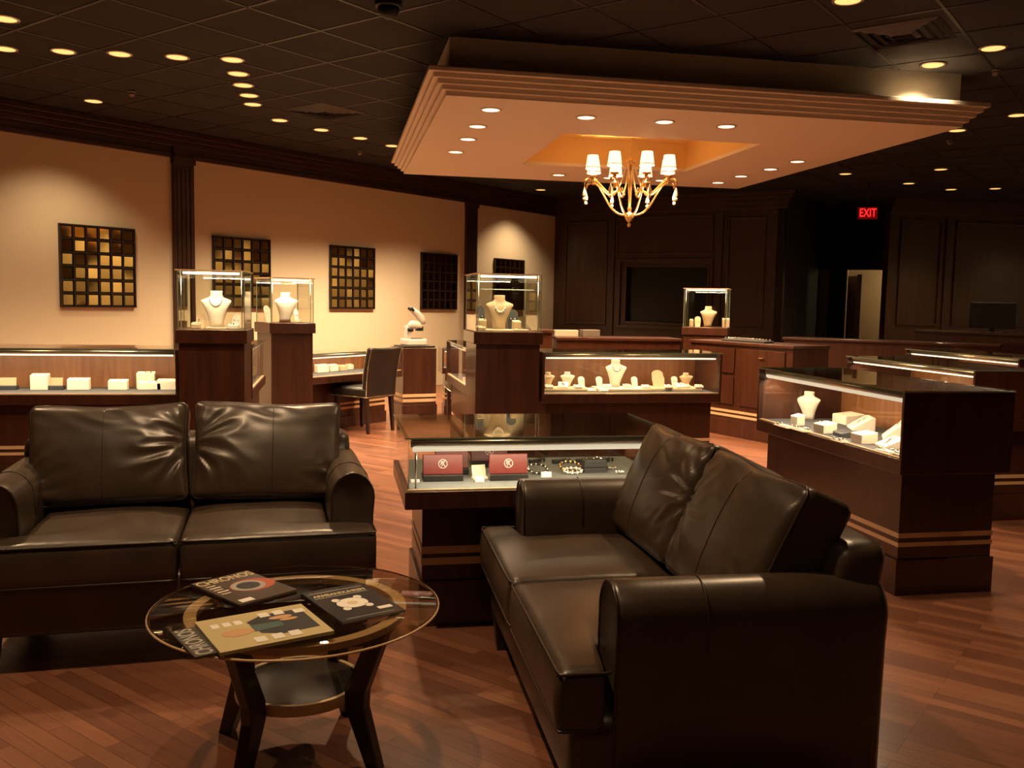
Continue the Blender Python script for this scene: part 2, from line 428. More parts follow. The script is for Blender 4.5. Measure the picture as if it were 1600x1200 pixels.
# the rest of the room behind and beside the viewpoint
struct(box(-9, 19, -4.0, -3.88, 0, CEIL).build('wall_front', M['cream']))
struct(box(13.4, 13.52, -3.88, 14.06, 0, CEIL).build('wall_side', M['cream']))
struct(box(-9, -8.88, -3.88, 24, 0, CEIL).build('wall_outer', M['cream']))

# ------------------------------------------------------------------ canopy
CX0, CX1, CY0, CY1 = 0.625, 5.035, 6.43, 10.86
can = thing('ceiling_canopy', 'cream square drop ceiling canopy with stepped moulding above the chandelier', 'ceiling canopy', ((CX0 + CX1) / 2, (CY0 + CY1) / 2, 2.785))
hx, hy = (CX1 - CX0) / 2, (CY1 - CY0) / 2
sh = MB()
bx_, by_, t_ = hx - 0.16, hy - 0.16, 0.02
z_t = CEIL - 2.785
sh.box(-bx_, bx_, -by_, -by_ + t_, 0.14, z_t).box(-bx_, bx_, by_ - t_, by_, 0.14, z_t).box(-bx_, -bx_ + t_, -by_ + t_, by_ - t_, 0.14, z_t).box(bx_ - t_, bx_, -by_ + t_, by_ - t_, 0.14, z_t)
sh.build('housing', M['canopy'], can)
mo = MB(); OX, OY = 0.91, 0.91
steps = [(0.0, 0.135, 0.170), (0.034, 0.101, 0.135), (0.068, 0.067, 0.101), (0.102, 0.033, 0.067)]
for i, (ins, z0, z1) in enumerate(steps):
    ax, ay = hx - ins, hy - ins; bw_ = 0.25
    mo.box(-ax, ax, -ay, -ay + bw_, z0, z1).box(-ax, ax, ay - bw_, ay, z0, z1).box(-ax, -ax + bw_, -ay + bw_, ay - bw_, z0, z1).box(ax - bw_, ax, -ay + bw_, ay - bw_, z0, z1)
mo.build('stepped_moulding', M['canopy'], can, bevel=0.006)
sf = MB(); ix, iy = hx - 0.136, hy - 0.136
sf.box(-ix, ix, -iy, -OY, 0, 0.034).box(-ix, ix, OY, iy, 0, 0.034).box(-ix, -OX, -OY, OY, 0, 0.034).box(OX, ix, -OY, OY, 0, 0.034)
sf.build('soffit_panel', M['canopy'], can)
ty = MB(); th = 0.30
ty.box(-OX - .02, OX + .02, -OY - .02, -OY, 0.034, th).box(-OX - .02, OX + .02, OY, OY + .02, 0.034, th).box(-OX - .02, -OX, -OY, OY, 0.034, th).box(OX, OX + .02, -OY, OY, 0.034, th).box(-OX - .02, OX + .02, -OY - .02, OY + .02, th, th + 0.02)
ty.build('tray_recess', M['tray'], can)

# ------------------------------------------------------------------ downlights
def downlight(name, r_, glow):
    t = thing(name, None, None)
    MB().lathe([(r_ * 0.80, -0.001), (r_ * 0.84, -0.006), (r_ * 1.0, -0.005), (r_ * 1.03, 0.0), (r_ * 0.98, 0.001), (r_ * 0.80, 0.001)], 28, close=False).build('trim_ring', M['metal'], t)
    MB().cyl(r_ * 0.82, -0.003, 0.0, seg=28).build('lens', glow, t)
    return t
spots = [((7, 28), 'amber ceiling downlight nearest the top left corner of the room view'),
 ((7, 75), 'amber ceiling downlight at the left end of the horizontal row of five'),
 ((99, 79), 'second amber downlight from the left in the horizontal ceiling row'),
 ((187, 83), 'third amber downlight from the left in the horizontal ceiling row'),
 ((277, 88), 'fourth amber downlight from the left in the horizontal ceiling row'),
 ((363, 92), 'amber downlight at the corner where the two left ceiling rows meet'),
 ((372, 114), 'amber downlight just behind the corner one in the receding left row'),
 ((380, 132), 'third downlight back from the corner in the receding left row'),
 ((389, 148), 'fourth downlight back from the corner in the receding left row'),
 ((395, 162), 'rearmost amber downlight of the straight receding left row'),
 ((146, 157), 'lone amber downlight close to the cream wall, above the leftmost mirror panel'),
 ((437, 187), 'first amber downlight of the slanting row beside the mirror wall'),
 ((502, 202), 'second amber downlight of the slanting row, below the air vent'),
 ((563, 215), 'third amber downlight of the slanting row beside the mirror wall'),
 ((613, 227), 'amber downlight half hidden behind the left corner of the canopy'),
 ((845, 296), 'amber downlight close to the far end of the mirror wall, below the canopy'),
 ((1552, 74), 'large amber downlight at the upper right, second above the canopy corner'),
 ((1458, 100), 'large amber downlight right above the right corner of the canopy'),
 ((1590, 179), 'amber downlight cut by the right edge of the view'),
 ((1496, 203), 'amber downlight just behind the right corner tip of the canopy'),
 ((1321, 271), 'amber downlight behind the right rear edge of the canopy, left of its two neighbours'),
 ((1420, 286), 'amber downlight above the right wooden wall, middle and lowest of three'),
 ((1470, 264), 'amber downlight above the right wooden wall, highest of three'),
 ((1486, 295.5), 'small distant amber downlight left of a matching one by the right wall'),
 ((1555, 294), 'small distant amber downlight right of a matching one by the right wall'),
 ((1325, -1), 'amber downlight cut by the top edge of the view, above the canopy')]
proto = downlight('ceiling_downlight', 0.095, M['bulb'])
for i, ((px, py), lab) in enumerate(spots):
    p = at(px, py, CEIL)
    o = proto if i == 0 else dup(proto)
    o.location = (p.x, p.y, CEIL - 0.005); tag(o, lab, 'ceiling light', 'amber ceiling downlights')
    near = (px, py) in ((146, 157), (845, 296))
    lamp('SPOT', 'downlight_beam', (p.x, p.y, CEIL - 0.03), P_DOWN * ({146: 0.62, 845: 0.9, 437: 1.1, 502: 1.15, 563: 1.5, 613: 1.9}.get(px, 0.4 if px > 1300 and py > 100 else 0.9)), WARM, 0.06, spot=115, blend=0.7)
# three unseen lamps added behind the canopy to brighten the far mirror wall
for k_, (x, y) in enumerate(((1.08, 11.72), (1.51, 12.15), (1.95, 12.6))):
    o = dup(proto); o.location = (x, y, CEIL - 0.005)
    tag(o, 'amber downlight added unseen behind the canopy to brighten the mirror wall', 'ceiling light', 'added amber downlights hidden behind the canopy')
    lamp('SPOT', 'downlight_beam', (x, y, CEIL - 0.03), P_DOWN * 1.5, WARM, 0.06, spot=115, blend=0.7)
# unseen lamps over the sitting area; last three added to brighten the mirrors' reflection
for (x, y) in ((-0.45, 2.7), (0.15, 0.7), (0.1, 5.5), (2.3, 3.7), (4.7, 3.4), (-2.2, 4.9), (12.6, 5.5), (12.6, 8.5), (12.6, 11.5)):
    o = dup(proto); o.location = (x, y, CEIL - 0.005)
    tag(o, 'unseen amber ceiling downlight, over the sitting area or added to brighten the side wall', 'ceiling light', 'amber downlights outside the view')
    lamp('SPOT', 'downlight_beam', (x, y, CEIL - 0.03), P_DOWN * {2.7: 1.3, 0.7: 0.16, 3.7: 1.15, 5.5: 1.7, 3.4: 0.5}.get(y, 1.2), WARM, 0.05, spot=110, blend=0.6)
sp2 = [((767, 171), 'bright downlight at the near left corner of the canopy underside'), ((746, 197), 'second bright downlight back along the left side of the canopy'),
 ((731, 217), 'third bright downlight back along the left side of the canopy'), ((712, 237), 'fourth, rearmost bright downlight along the left side of the canopy'),
 ((916, 183), 'bright canopy downlight in the front row, left of the chandelier'), ((1038, 190), 'bright canopy downlight in the front row, right of the chandelier'),
 ((1135, 197), 'bright canopy downlight at the right end of the front row'), ((1246, 252), 'nearest bright downlight on the right side of the canopy'),
 ((1204, 264), 'second bright downlight on the right side of the canopy'), ((1158, 275), 'third bright downlight on the right side of the canopy'),
 ((1122, 285), 'rear right corner downlight of the canopy'), ((1033, 281.5), 'rear row canopy downlight seen behind the right chandelier shades'),
 ((952, 277.5), 'rear row canopy downlight seen between the chandelier arms'), ((873, 273), 'rear row canopy downlight left of the chandelier')]
proto2 = downlight('canopy_downlight', 0.082, M['bulb2'])
for i, ((px, py), lab) in enumerate(sp2):
    p = at(px, py, 2.785); o = proto2 if i == 0 else dup(proto2)
    o.location = (p.x, p.y, 2.783); tag(o, lab, 'ceiling light', 'bright downlights in the canopy')
    lamp('SPOT', 'canopy_beam', (p.x, p.y, 2.765), P_SOFF, (1.0, 0.77, 0.52), 0.05, spot=110, blend=0.6)

# ------------------------------------------------------------------ chandelier
ch = thing('chandelier', 'gold chandelier with eight small white shades and crystal drops under the canopy', 'chandelier', (2.83, 8.66, 2.085))
MB().lathe([(0.004, 0), (0.016, 0.012), (0.018, 0.03), (0.008, 0.045), (0.03, 0.07), (0.05, 0.11), (0.028, 0.125), (0.03, 0.14), (0.012, 0.15), (0.022, 0.17), (0.020, 0.19), (0.014, 0.20), (0.016, 0.30), (0.022, 0.40), (0.020, 0.52), (0.012, 0.60), (0.03, 0.62), (0.05, 0.64), (0.012, 0.66), (0.006, 0.68)], 20).build('column', M['gold'], ch)
cn = MB()
zc = 0.69
while 2.085 + zc < 3.06:
    a = [(0.012 * math.cos(t), 0, 0.02 * math.sin(t)) for t in [2 * PI * k / 10 for k in range(10)]]
    flip = (int(round((zc - 0.69) / 0.03)) % 2)
    cn.tube([((q[0], 0, q[2] + zc) if flip else (0, q[0], q[2] + zc)) for q in a], 0.0025, 5, closed=True); zc += 0.03
cn.build('chain', M['gold'], ch)
MB().lathe([(0.06, 0.985), (0.055, 0.97), (0.02, 0.955), (0.004, 0.95)], 20).build('ceiling_rose', M['gold'], ch)
def bez(P, n=14):
    out = []
    for i in range(n + 1):
        t = i / n; a = [Vector(p) for p in P]
        while len(a) > 1: a = [a[j].lerp(a[j + 1], t) for j in range(len(a) - 1)]
        out.append(a[0])
    return out
for k in range(8):
    A = Matrix.Rotation(2 * PI * k / 8 + R(4.4), 4, 'Z')
    pth = bez([(0.02, 0, 0.12), (0.20, 0, 0.09), (0.27, 0, 0.30), (0.31, 0, 0.42), (0.40, 0, 0.46)])
    am = MB(); am.tube([A @ q for q in pth], 0.0065, 6)
    am.tube([A @ q for q in bez([(0.155, 0, 0.34), (0.20, 0, 0.28), (0.27, 0, 0.30), (0.30, 0, 0.46), (0.40, 0, 0.47), (0.47, 0, 0.47), (0.475, 0, 0.40)])], 0.011, 6)
    am.tube([A @ q for q in bez([(0.045, 0, 0.63), (0.05, 0, 0.50), (0.11, 0, 0.42), (0.14, 0, 0.28), (0.17, 0, 0.34), (0.20, 0, 0.36)])], 0.006, 6)
    am.lathe([(0.012, 0.43), (0.022, 0.45), (0.018, 0.465), (0.045, 0.475), (0.045, 0.482), (0.018, 0.49), (0.013, 0.50), (0.013, 0.56)], 14, (0.395, 0, 0), A)
    arm = am.build('arm', M['gold'], ch)
    s_ = MB().lathe([(0.070, 0.545), (0.052, 0.675), (0.050, 0.675), (0.068, 0.545)], 24, (0.395, 0, 0), A, close=False)
    shd = s_.build('lamp_shade', M['shade'], ch)
    MB().lathe([(0.0712, 0.556), (0.0702, 0.562), (0.0690, 0.562), (0.070, 0.556)], 24, (0.395, 0, 0), A, close=False).build('shade_band', M['gold'], shd)
    dr = MB(); c0 = A @ Vector((0.475, 0, 0))
    dr.tube([(c0.x, c0.y, 0.40), (c0.x, c0.y, 0.345)], 0.002, 5)
    dr.lathe([(0.002, 0.37), (0.012, 0.34), (0.022, 0.305), (0.020, 0.285), (0.003, 0.275)], 8, (c0.x, c0.y, 0), smooth=False)
    dr.ball((c0.x, c0.y, 0.255), 0.018)
    dr.build('crystal_drop', M['crystal'], ch)
    L = A @ Vector((0.395, 0, 0.60)); lamp('POINT', 'shade_lamp', L, P_CHAND, (1.0, 0.58, 0.25), 0.03, parent=ch)
# ------------------------------------------------------------------ mirrors on the wall
mlabs = ['square bronze mirror-tile panel nearest the left edge, on the first cream wall bay', 'bronze mirror-tile panel on the cream wall behind the left glass pedestal box',
 'bronze mirror-tile panel hanging in the middle of the long cream wall bay', 'bronze mirror-tile panel just left of the second wooden pilaster, dark reflections',
 'dark mirror-tile panel seen through the middle glass pedestal box, farthest of the five']
mp_ = thing('mirror_panel', None, None)
W_, H_ = 0.84, 0.87
fr = MB(); nx = 6; bar = 0.017
fr.box(0, W_, 0, 0.012, 0, H_)
for i in range(nx + 1):
    x = i * (W_ - bar) / nx; fr.box(x, x + bar, 0.012, 0.04, 0, H_)
    z = i * (H_ - bar) / nx; fr.box(0, W_, 0.012, 0.036, z, z + bar)
fr.build('frame', M['frame'], mp_)
tl = MB(); rng = random.Random(3)
cw, chh = (W_ - bar) / nx, (H_ - bar) / nx
for i in range(nx):
    for j in range(nx):
        x0 = i * cw + bar + 0.003; x1 = (i + 1) * cw - 0.003; z0 = j * chh + bar + 0.003; z1 = (j + 1) * chh - 0.003
        b_ = 0.007; tx, tz = rng.uniform(-0.0022, 0.0022), rng.uniform(-0.0022, 0.0022)
        yo = lambda x, z: 0.026 + tx * (x - x0) / (x1 - x0) + tz * (z - z0) / (z1 - z0)
        P = [(x0, 0.018, z0), (x1, 0.018, z0), (x1, 0.018, z1), (x0, 0.018, z1)]
        Q = [(x0 + b_, yo(x0, z0), z0 + b_), (x1 - b_, yo(x1, z0), z0 + b_), (x1 - b_, yo(x1, z1), z1 - b_), (x0 + b_, yo(x0, z1), z1 - b_)]
        tl.add(P + Q, [(4, 7, 6, 5), (0, 4, 5, 1), (1, 5, 6, 2), (2, 6, 7, 3), (3, 7, 4, 0)])
tl.build('mirror_tiles', M['mirror'], mp_)
for i, s in enumerate((0.69, 2.54, 4.39, 6.22, 8.04)):
    q = WA + WD * s; N = GN
    o = mp_ if i == 0 else dup(mp_)
    # local x along the wall, local y into the room
    q = WA + WD * (s + W_) + N * 0.002
    o.location = (q.x, q.y, 1.19)
    o.rotation_euler[2] = math.atan2(-WD.y, -WD.x)
    tag(o, mlabs[i], 'wall mirror', 'mirror-tile panels on the cream wall')

# ------------------------------------------------------------------ display cases
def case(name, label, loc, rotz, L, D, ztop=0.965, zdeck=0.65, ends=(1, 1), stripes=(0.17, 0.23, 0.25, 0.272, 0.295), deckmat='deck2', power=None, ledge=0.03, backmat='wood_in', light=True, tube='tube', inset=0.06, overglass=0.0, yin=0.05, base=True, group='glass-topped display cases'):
    t = thing(name, label, 'display case', (*loc, 0), rotz, group)
    i0 = inset; s = stripes
    if base:
        box(i0 - 0.012, L - i0 + 0.012, yin - 0.012, D - 0.02, 0, s[0]).build('plinth', M['wood'], t, bevel=0.003)
        box(i0, L - i0, yin, D - 0.03, s[0], zdeck - 0.07).build('body', M['wood'], t, bevel=0.003)
        for a, b in ((s[1], s[2]), (s[3], s[4])):
            box(i0 - 0.003, L - i0 + 0.003, yin - 0.003, D - 0.027, a, b).build('inlay_stripe', M['inlay'], t)
    box(0, L, 0, D, zdeck - 0.07, zdeck).build('deck_frame', M['wood'], t, bevel=0.004)
    box(0.02, L - 0.02, 0.02, D - 0.02, zdeck, zdeck + 0.003).build('deck_felt', M[deckmat], t)
    gz = ztop - 0.006
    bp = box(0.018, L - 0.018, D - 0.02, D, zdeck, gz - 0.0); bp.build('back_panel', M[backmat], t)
    for e, x0, x1 in ((ends[0], 0.0, 0.018), (ends[1], L - 0.018, L)):
        if e: box(x0, x1, 0.0, D, zdeck, gz).build('end_panel', M['wood'], t, bevel=0.002)
        else: box(x0 + 0.012, x0 + 0.018 if x0 == 0 else x1 - 0.012 + 0.006, 0.03, D - 0.02, zdeck, gz).build('side_glass', M['glass'], t)
    fx0 = 0.0 if not ends[0] else 0.018; fx1 = L if not ends[1] else L - 0.018
    fg0 = 0.012 if not ends[0] else 0.018; fg1 = L - 0.012 if not ends[1] else L - 0.018
    box(fg0, fg1, 0.018, 0.024, zdeck + 0.003, gz).build('front_glass', M['glass'], t)
    box(fg0, fg1, 0.010, 0.026, zdeck, zdeck + 0.006).build('glass_channel', M['inlay'], t)
    og = overglass
    tg = box(-og, L + og, -og, D, gz, ztop).build('top_glass', M['glass'], t)
    ed = MB(); e_ = 0.0025
    ed.box(-og - e_, L + og + e_, -og - e_, -og, gz, ztop).box(-og - e_, -og, -og, D, gz, ztop).box(L + og, L + og + e_, -og, D, gz, ztop)
    ed.build('glass_edge', M['glassedge'], tg)
    rail = MB(); rr = [(0.0, 0.0), (0.0, 0.022), (0.006, 0.026), (0.026, 0.026), (0.026, 0.020)]
    prof = [(0.052, gz - 0.001), (0.028, gz - 0.001)] + [(0.044 - 0.017 * math.sin(q), gz - 0.021 + 0.017 * math.cos(q)) for q in [R(15 + 15 * i) for i in range(11)]] + [(0.052, gz - 0.034)]
    rail.loft([[(x, a, b) for a, b in prof] for x in (fg0 + 0.012, fg1 - 0.012)], smooth=True)
    rail.build('light_rail', M['metal'], t)
    if light:
        MB().tube([(fg0 + 0.02, 0.046, gz - 0.040), (fg1 - 0.02, 0.046, gz - 0.040)], 0.006 if tube == 'tube' else 0.015, 12).build('lamp_tube', M[tube], t)
        lamp('AREA', 'case_lamp', (L / 2, 0.066, gz - 0.058), (power or P_CASE) * L, CASE, L - 0.1, 0.02, parent=t, rot=(R(20), 0, 0))
    if not ends[0]: MB().cyl(0.004, zdeck, gz - 0.02, (0.045, 0.05)).build('corner_post', M['metal'], t)
    if not ends[1]: MB().cyl(0.004, zdeck, gz - 0.02, (L - 0.045, 0.05)).build('corner_post', M['metal'], t)
    return t
caseF = case('display_case', 'low glass case with oxblood gift boxes right behind the near loveseat', (0.257, 3.43), 0, 1.12, 0.72, 0.81, 0.60, (0, 0), (0.19, 0.255, 0.285, 0.302, 0.333), 'deck', ledge=0.03, inset=0.085, yin=0.19, power=3.6, tube='tube2')
for c in list(caseF.children):
    if c.name.startswith('back_panel'):
        bpy.data.objects.remove(c)
box(0.012, 1.108, 0.70, 0.706, 0.60, 0.804).build('back_glass', M['glass'], caseF)
caseR = case('display_case', 'long glass case with white jewelry stands right of the loveseats', (2.515, 5.10), -PI / 2, 1.45, 0.57, ends=(1, 1), power=7, tube='tube2')
case('display_case', 'glass-topped case directly behind the long right-hand case, dark end panel', (3.87, 6.38), -PI / 2, 1.45, 0.57, power=3)
case('display_case', 'rearmost glass-topped case at the right, nearest the computer monitor', (5.21, 7.60), -PI / 2, 1.45, 0.57, power=3)
caseL = case('display_case', 'long lit case with cream ring boxes behind the left loveseat', (-3.1, 6.58), 0, 2.02, 0.52, ends=(1, 1), power=5)
caseC = case('display_case', 'lit case with white necklace bust, right of the middle pedestal', (1.51, 6.58), 0, 1.43, 0.52, ends=(1, 1), power=2.5)
caseO1 = case('display_case', 'narrow glass case seen obliquely right behind the left pedestal', (-0.61, 6.90), PI / 2, 1.25, 0.46, ends=(1, 0), power=3)
caseO2 = case('display_case', 'narrow glass case seen obliquely left of the middle pedestal', (1.01, 8.45), -PI / 2, 1.32, 0.46, ends=(1, 1), power=3)
mdir = math.atan2(math.cos(R(44)), math.sin(R(44)))
caseM = case('display_case', 'low lit case along the cream wall behind the leather desk chair', (-0.24, 8.88), mdir, 1.36, 0.50, 0.80, 0.57, (1, 1), (0.12, 0.19, 0.215, 0.24, 0.262), power=4, yin=0.20)
caseM2 = case('display_case', 'low lit case mostly hidden beyond the microscope cabinet', (1.18, 10.25), 0, 1.0, 0.46, 0.80, 0.57, (1, 1), (0.12, 0.19, 0.215, 0.24, 0.262), power=4, yin=0.20)
# cabinet block that carries the microscope
blk = thing('microscope_cabinet', 'dark cabinet block with two pale stripes beneath the white microscope', 'cabinet', (0.72, 10.02, 0), R(14))
box(-0.01, 0.40, -0.01, 0.45, 0, 0.17).build('plinth', M['wood'], blk, bevel=0.003)
box(0, 0.39, 0, 0.44, 0.17, 0.80).build('body', M['wood'], blk, bevel=0.003)
for a, b in ((0.20, 0.235), (0.255, 0.29)): box(-0.003, 0.393, -0.003, 0.443, a, b).build('inlay_stripe', M['inlay'], blk)

def pedestal(label, loc, rotz, wx, wy, zc=1.11, gh=0.41, shelf=False, power=3.4):
    t = thing('display_pedestal', label, 'display pedestal', (*loc, 0), rotz, 'wooden pedestals with glass boxes')
    x0, x1, y0, y1 = -wx / 2, wx / 2, -wy / 2, wy / 2
    box(x0 + .01, x1 - .01, y0 + .01, y1 - .01, 0, 0.17).build('plinth', M['wood'], t, bevel=0.003)
    box(x0 + .02, x1 - .02, y0 + .02, y1 - .02, 0.17, zc - 0.09).build('body', M['wood'], t, bevel=0.003)
    for a, b in ((0.23, 0.25), (0.272, 0.295)): box(x0 + .017, x1 - .017, y0 + .017, y1 - .017, a, b).build('inlay_stripe', M['inlay'], t)
    box(x0, x1, y0, y1, zc - 0.09, zc).build('cap', M['wood'], t, bevel=0.004)
    g_ = MB(); a = 0.018; th_ = 0.006; z0, z1 = zc, zc + gh
    g_.box(x0 + a, x1 - a, y0 + a, y0 + a + th_, z0, z1).box(x0 + a, x1 - a, y1 - a - th_, y1 - a, z0, z1)
    g_.box(x0 + a, x0 + a + th_, y0 + a + th_, y1 - a - th_, z0, z1).box(x1 - a - th_, x1 - a, y0 + a + th_, y1 - a - th_, z0, z1)
    gl = g_.build('glass_box', M['glass'], t)
    box(x0 + 0.006, x1 - 0.006, y0 + 0.006, y1 - 0.006, z1, z1 + 0.008).build('glass_lid', M['glass'], t)
    e = MB(); c_ = 0.003
    for (X, Y) in ((x0 + a, y0 + a), (x1 - a, y0 + a), (x0 + a, y1 - a), (x1 - a, y1 - a)): e.box(X - c_, X + c_, Y - c_, Y + c_, z0, z1)
    e.build('corner_edge', M['glassedge'], gl)
    e2 = MB(); q = 0.0025
    e2.box(x0 + .004, x1 - .004, y0 + .003, y0 + .0058, z1, z1 + .008).box(x0 + .004, x1 - .004, y1 - .0058, y1 - .003, z1, z1 + .008).box(x0 + .003, x0 + .0058, y0 + .006, y1 - .006, z1, z1 + .008).box(x1 - .0058, x1 - .003, y0 + .006, y1 - .006, z1, z1 + .008)
    e2.build('lid_edge', M['inlay'], gl)
    MB().tube([(x0 + 0.05, y0 + 0.04, z1 - 0.014), (x1 - 0.05, y0 + 0.04, z1 - 0.014)], 0.008, 8).build('lamp_tube', M['tube'], t)
    lamp('AREA', 'box_lamp', (0, y0 + 0.05, z1 - 0.03), power, CASE, wx - 0.12, 0.03, parent=t, rot=(R(12), 0, 0))
    for X in (x0 + 0.035, x1 - 0.035): MB().cyl(0.0035, z0, z1, (X, y0 + 0.04), 8).build('post', M['metal'], t)
    if shelf:
        box(x0 + .06, x1 - .06, y0 + .10, y1 - .06, z1 - 0.11, z1 - 0.104).build('glass_shelf', M['glass'], t)
        box(x0 + .06, x1 - .06, y0 + .097, y0 + .10, z1 - 0.11, z1 - 0.104).build('shelf_edge', M['glassedge'], t)
    return t
ped1 = pedestal('left wooden pedestal with lit glass box holding a cream necklace bust', (-0.82, 6.56), 0, 0.46, 0.52, gh=0.39)
ped2 = pedestal('middle wooden pedestal with glass box holding a bust and chunky necklace', (1.245, 6.84), 0, 0.52, 0.56, gh=0.42, shelf=True, power=2.4)
ped3 = pedestal('smaller-looking pedestal with glass box behind and right of the left one', (-0.46, 8.42), R(22), 0.42, 0.44, gh=0.39, power=2.6)
ped4 = pedestal('distant pedestal with glass box in front of the dark panelled wall', (4.25, 10.0), R(-28), 0.52, 0.46, zc=1.08, gh=0.44, power=1.6)

# ------------------------------------------------------------------ counters at the back
def counter(name, label, A, B, D, z, extra=None, stripes=True, group=None):
    A = Vector(A); B = Vector(B); d = (B - A); L = d.length
    t = thing(name, label, 'counter', (A.x, A.y, 0), math.atan2(d.y, d.x), group)
    box(0.01, L - 0.01, 0.01, D, 0, 0.17).build('plinth', M['wood'], t, bevel=0.003)
    box(0.02, L - 0.02, 0.02, D, 0.17, z - 0.03).build('body', M['wood'], t, bevel=0.003)
    box(0, L, 0, D, z - 0.03, z).build('worktop', M['wood'], t, bevel=0.004)
    if stripes:
        for a, b in ((0.20, 0.225), (0.245, 0.27)): box(0.017, L - 0.017, 0.017, D - 0.01, a, b).build('inlay_stripe', M['inlay'], t)
    return t, L
cA, _ = counter('wooden_counter', 'dark straight counter below the window in the panelled wall', (2.30, 9.42), (3.68, 9.30), 0.55, 0.965, group='dark wooden counters')
cB, LB = counter('wooden_counter', 'angled dark cabinet with drawer and door beneath the ring tray', (3.72, 9.22), (4.22, 7.86), 0.52, 0.965, group='dark wooden counters')
for (x0, x1, z0, z1, nm) in ((0.10, 0.68, 0.33, 0.62, 'door'), (0.10, 0.68, 0.65, 0.90, 'drawer'), (0.76, 1.34, 0.33, 0.90, 'door')):
    d_ = box(x0, x1, 0.006, 0.02, z0, z1).build(nm, M['wood'], cB, bevel=0.003)
    box((x0 + x1) / 2 - 0.03, (x0 + x1) / 2 + 0.03, -0.008, 0.006, z1 - 0.08, z1 - 0.07).build('handle', M['gold'], d_)
counter('wooden_counter', 'long dark counter front left of the computer monitor', (5.45, 10.45), (7.20, 8.80), 0.5, 0.955, stripes=False, group='dark wooden counters')
cD, _ = counter('wooden_counter', 'high dark back counter carrying the computer monitor', (7.10, 10.22), (8.7, 7.7), 0.55, 1.07, stripes=False, group='dark wooden counters')
counter('wooden_counter', 'small dark high counter end between the middle pedestal and the back counter', (1.88, 9.40), (2.27, 9.37), 0.5, 1.04, stripes=False, group='dark wooden counters')
mon = thing('computer_monitor', 'black flat computer monitor seen from behind on the right back counter', 'monitor', (7.68, 9.55, 1.07), R(-42))
box(-0.25, 0.25, -0.015, 0.02, 0.05, 0.36).build('screen_housing', M['black'], mon, bevel=0.008)
box(-0.03, 0.03, 0.02, 0.05, 0.0, 0.22).build('neck', M['black'], mon)
box(-0.12, 0.12, -0.08, 0.10, 0, 0.012).build('stand_base', M['black'], mon, bevel=0.004)
tag(box(-0.13, 0.13, -0.05, 0.05, 0, 0.07).build('white_box', mat('white_card', (0.42, 0.38, 0.32), 0.6), loc=(2.47, 9.66, 0.966), rotz=R(-5), bevel=0.004), 'white paper box on the far end of the back counter', 'box')
tag(box(-0.10, 0.10, -0.06, 0.06, 0, 0.075).build('grey_box', mat('grey_card', (0.14, 0.12, 0.10), 0.6), loc=(2.74, 9.66, 0.966), rotz=R(4), bevel=0.004), 'grey box right of the white box on the back counter', 'box')
# ring tray
rtp = at(1171, 537, 0.99)
tr_ = thing('ring_tray', 'dark tray of glinting rings on top of the angled cabinet', 'ring tray', (3.98 + 0.16, 8.58 + 0.10, 0.966), R(-70))
box(-0.30, 0.30, -0.07, 0.07, 0, 0.02).build('tray', M['darkbox'], tr_, bevel=0.003)
rgm = MB()
for i in range(14):
    for j in range(2): rgm.ball((-0.28 + i * 0.043, -0.03 + j * 0.06, 0.03), 0.010, 6)
rgm.build('rings', M['sparkle'], tr_)['kind'] = 'stuff'

# ------------------------------------------------------------------ sofas
def round_box_pts(hx, hy, hz, r_, nx, ny, nz):
    """six sides of a box with rounded edges, as a closed grid"""
    V = {}; verts = []; faces = []
    def P(i, j, k):
        key = (i, j, k)
        if key in V: return V[key]
        p = Vector((-hx + 2 * hx * i / nx, -hy + 2 * hy * j / ny, -hz + 2 * hz * k / nz))
        q = Vector((max(-hx + r_, min(hx - r_, p.x)), max(-hy + r_, min(hy - r_, p.y)), max(-hz + r_, min(hz - r_, p.z))))
        d = p - q
        if d.length > 1e-9: p = q + d.normalized() * r_
        V[key] = len(verts); verts.append(p); return V[key]
    for i in range(nx):
        for j in range(ny):
            faces.append((P(i, j, 0), P(i, j + 1, 0), P(i + 1, j + 1, 0), P(i + 1, j, 0)))
            faces.append((P(i, j, nz), P(i + 1, j, nz), P(i + 1, j + 1, nz), P(i, j + 1, nz)))
    for i in range(nx):
        for k in range(nz):
            faces.append((P(i, 0, k), P(i + 1, 0, k), P(i + 1, 0, k + 1), P(i, 0, k + 1)))
            faces.append((P(i, ny, k), P(i, ny, k + 1), P(i + 1, ny, k + 1), P(i + 1, ny, k)))
    for j in range(ny):
        for k in range(nz):
            faces.append((P(0, j, k), P(0, j, k + 1), P(0, j + 1, k + 1), P(0, j + 1, k)))
            faces.append((P(nx, j, k), P(nx, j + 1, k), P(nx, j + 1, k + 1), P(nx, j, k + 1)))
    return verts, faces
def smooth(a, b, x):
    t = max(0, min(1, (x - a) / (b - a))); return t * t * (3 - 2 * t)
def ridge(p): return 1 - abs(noise.noise(p)) * 2
